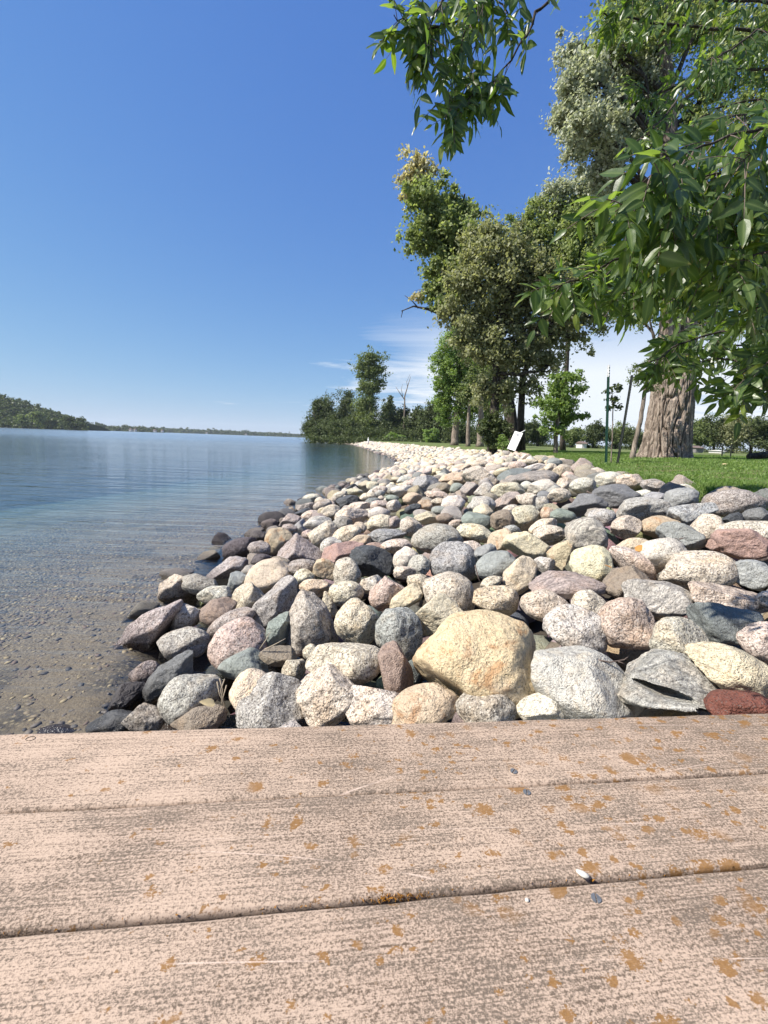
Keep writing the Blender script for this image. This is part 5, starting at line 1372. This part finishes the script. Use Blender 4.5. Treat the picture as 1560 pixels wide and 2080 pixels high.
for (pts, d0, d1, n, ll, wpx) in BR_:
    m0 = len(pts); P3 = [P(a, b_, d0 + (d1 - d0) * i / (m0 - 1)) for i, (a, b_) in enumerate(pts)]
    # smooth
    fine = []
    for i in range(m0 - 1):
        for t in np.linspace(0, 1, 5)[:-1]: fine.append(P3[i] * (1 - t) + P3[i + 1] * t + ra.normal(size=3) * .004)
    fine.append(P3[-1])
    s0 = wpx * d0 / FPX / 2
    twigb.tube([q - AO for q in fine], [max(.0012, s0 * (1 - .75 * i / len(fine))) for i in range(len(fine))], 6)
    n = int(n * (1.3 if pts[-1][0] < 1080 and pts[-1][1] < 300 else 1.95)); ll = ll * ra.uniform(.52, .62)
    for k in range(n):
        t = 1 - (k / n) ** 1.1 if n > 1 else 1; fi = min(len(fine) - 2, int(t * (len(fine) - 1))); base = fine[fi]
        axis = fine[fi + 1] - fine[fi]; axis /= np.linalg.norm(axis) + 1e-9
        side = ra.normal(size=3) * .8; side -= axis * (side @ axis)
        dir_ = axis * ra.uniform(.3, .9) + side + np.array([0, 0, -.55]); dir_ /= np.linalg.norm(dir_)
        L = ra.uniform(.055, .105); npair = int(ra.integers(2, 4)); droop = np.array([0, 0, -.5])
        r_pts = [base + dir_ * L * u + droop * L * u * u * .5 for u in np.linspace(0, 1, 6)]
        stemb.tube([q - AO for q in r_pts], [.0011, .001, .0009, .0008, .0007, .0006], 4)
        tdir = r_pts[-1] - r_pts[-2]; tdir /= np.linalg.norm(tdir)
        pn = np.cross(tdir, ra.normal(size=3) * .5 + np.array([0.15, -.75, .35])); pn /= np.linalg.norm(pn)   # sideways direction of the leaf plane
        items = [(r_pts[-1], tdir)]
        for j in range(npair):
            u = .38 + .55 * j / max(1, npair - .6); q = base + dir_ * L * u + droop * L * u * u * .5
            for s_ in (-1, 1):
                items.append((q, tdir * .62 + pn * s_ * .85 + ra.normal(size=3) * .15 + droop * .25))
        nn_ = np.cross(pn, tdir)
        for (q, dl) in items:
            dl = dl / np.linalg.norm(dl); nz = nn_ + ra.normal(size=3) * .35 + np.array([-.15, 0, .25]); xx_ = np.cross(dl, nz); xx_ /= np.linalg.norm(xx_); zz_ = np.cross(xx_, dl)
            leaf_list.append((q, xx_, dl, zz_, ll * ra.uniform(.6, 1.3), int(ra.integers(0, 8))))
twigb.build('branches', BARKD, ash); stemb.build('leaf_stalks', TWIG, ash)
def vis_size(it):
    q = it[0]; z = depth(q); ix, iy = toimg(q)
    return it[4] / z if (z > 0 and -40 < ix < 1600 and -40 < iy < 2080) else 0
leaf_list.sort(key=lambda it: -vis_size(it))
for it in leaf_list[:300]:
    q, x_, y_, z_, s_, k = it; q = q - AO
    o = ob('leaf', LMESH[k], ash); o.matrix_local = Matrix(((x_[0] * s_, y_[0] * s_, z_[0] * s_, q[0]), (x_[1] * s_, y_[1] * s_, z_[1] * s_, q[1]), (x_[2] * s_, y_[2] * s_, z_[2] * s_, q[2]), (0, 0, 0, 1)))
vs_, fs_, hb, cs_ = [], [], 0, []
for it in leaf_list[300:]:
    q, x_, y_, z_, s_, k = it; M_ = np.stack([x_, y_, z_], 0) * s_; vv_ = LV[k][0] @ M_ + (q - AO); vs_.append(vv_); cs_.append(LC[k]); fs_.append(LV[k][1] + hb); hb += len(vv_)
o = ob('foliage', mesh_np('foliage', np.concatenate(vs_), np.concatenate(fs_), 4, True, am, np.concatenate(cs_)), ash); o['kind'] = 'stuff'
# dry leaves among the rocks and on the lawn
dry = plain_mat('dry_leaf_orange', (.42, .20, .05), .7); dry2 = plain_mat('dry_leaf_pale', (.60, .48, .26), .7)
def dropped(px, py, lift, size, mat, label):
    g = hit(px, py, lift); V_, F_ = LV[3]; V_ = V_ * np.array([1.6, 1, 1]); a = ra.uniform(0, 6.28)
    me = mesh_np('dry_leaf', V_ * size, F_, 4, True, mat); o = ob('dry_leaf', me); o.location = g; o.rotation_euler = (ra.uniform(.2, .7), ra.uniform(-.4, .4), a); tag(o, label, 'leaf', 'fallen dry leaves')
dropped(1291, 1119, .09, .085, dry, 'orange dry leaf under the pale stone left of the off-white boulder')
dropped(1243, 1154, .09, .05, dry, 'small curled brown leaf right of the pale yellow dome boulder')
dropped(437, 1430, .13, .07, dry2, 'pale yellow leaf on the grey egg-shaped boulder')
dropped(1213, 953, .03, .10, dry2, 'yellow leaf on the lawn above the white lawn-edge stone')
dropped(1295, 945, .03, .08, dry2, 'pale leaf lying on the middle of the lawn')
dropped(1467, 943, .03, .08, dry2, 'pale leaf on the lawn toward the right')
dropped(1168, 932, .03, .10, dry2, 'pale leaf on the lawn near the sapling tree')

# ------------------------------------------------------------------ air
hz, T = new_mat('haze_air')
pv_ = T.n('ShaderNodeVolumePrincipled', {'Color': (0.80, 0.90, 1.0, 1), 'Density': 0.00009, 'Anisotropy': 0.0})
o_ = T.n('ShaderNodeOutputMaterial'); T.t.links.new(pv_.outputs[0], o_.inputs[1])
mb = MB(); mb.box((0, 0, 75), (6500, 0, 0), (0, 6500, 0), (0, 0, 85)); o = mb.build('haze', hz, None, False); tag(o, 'thin summer haze over the lake', kind='stuff')
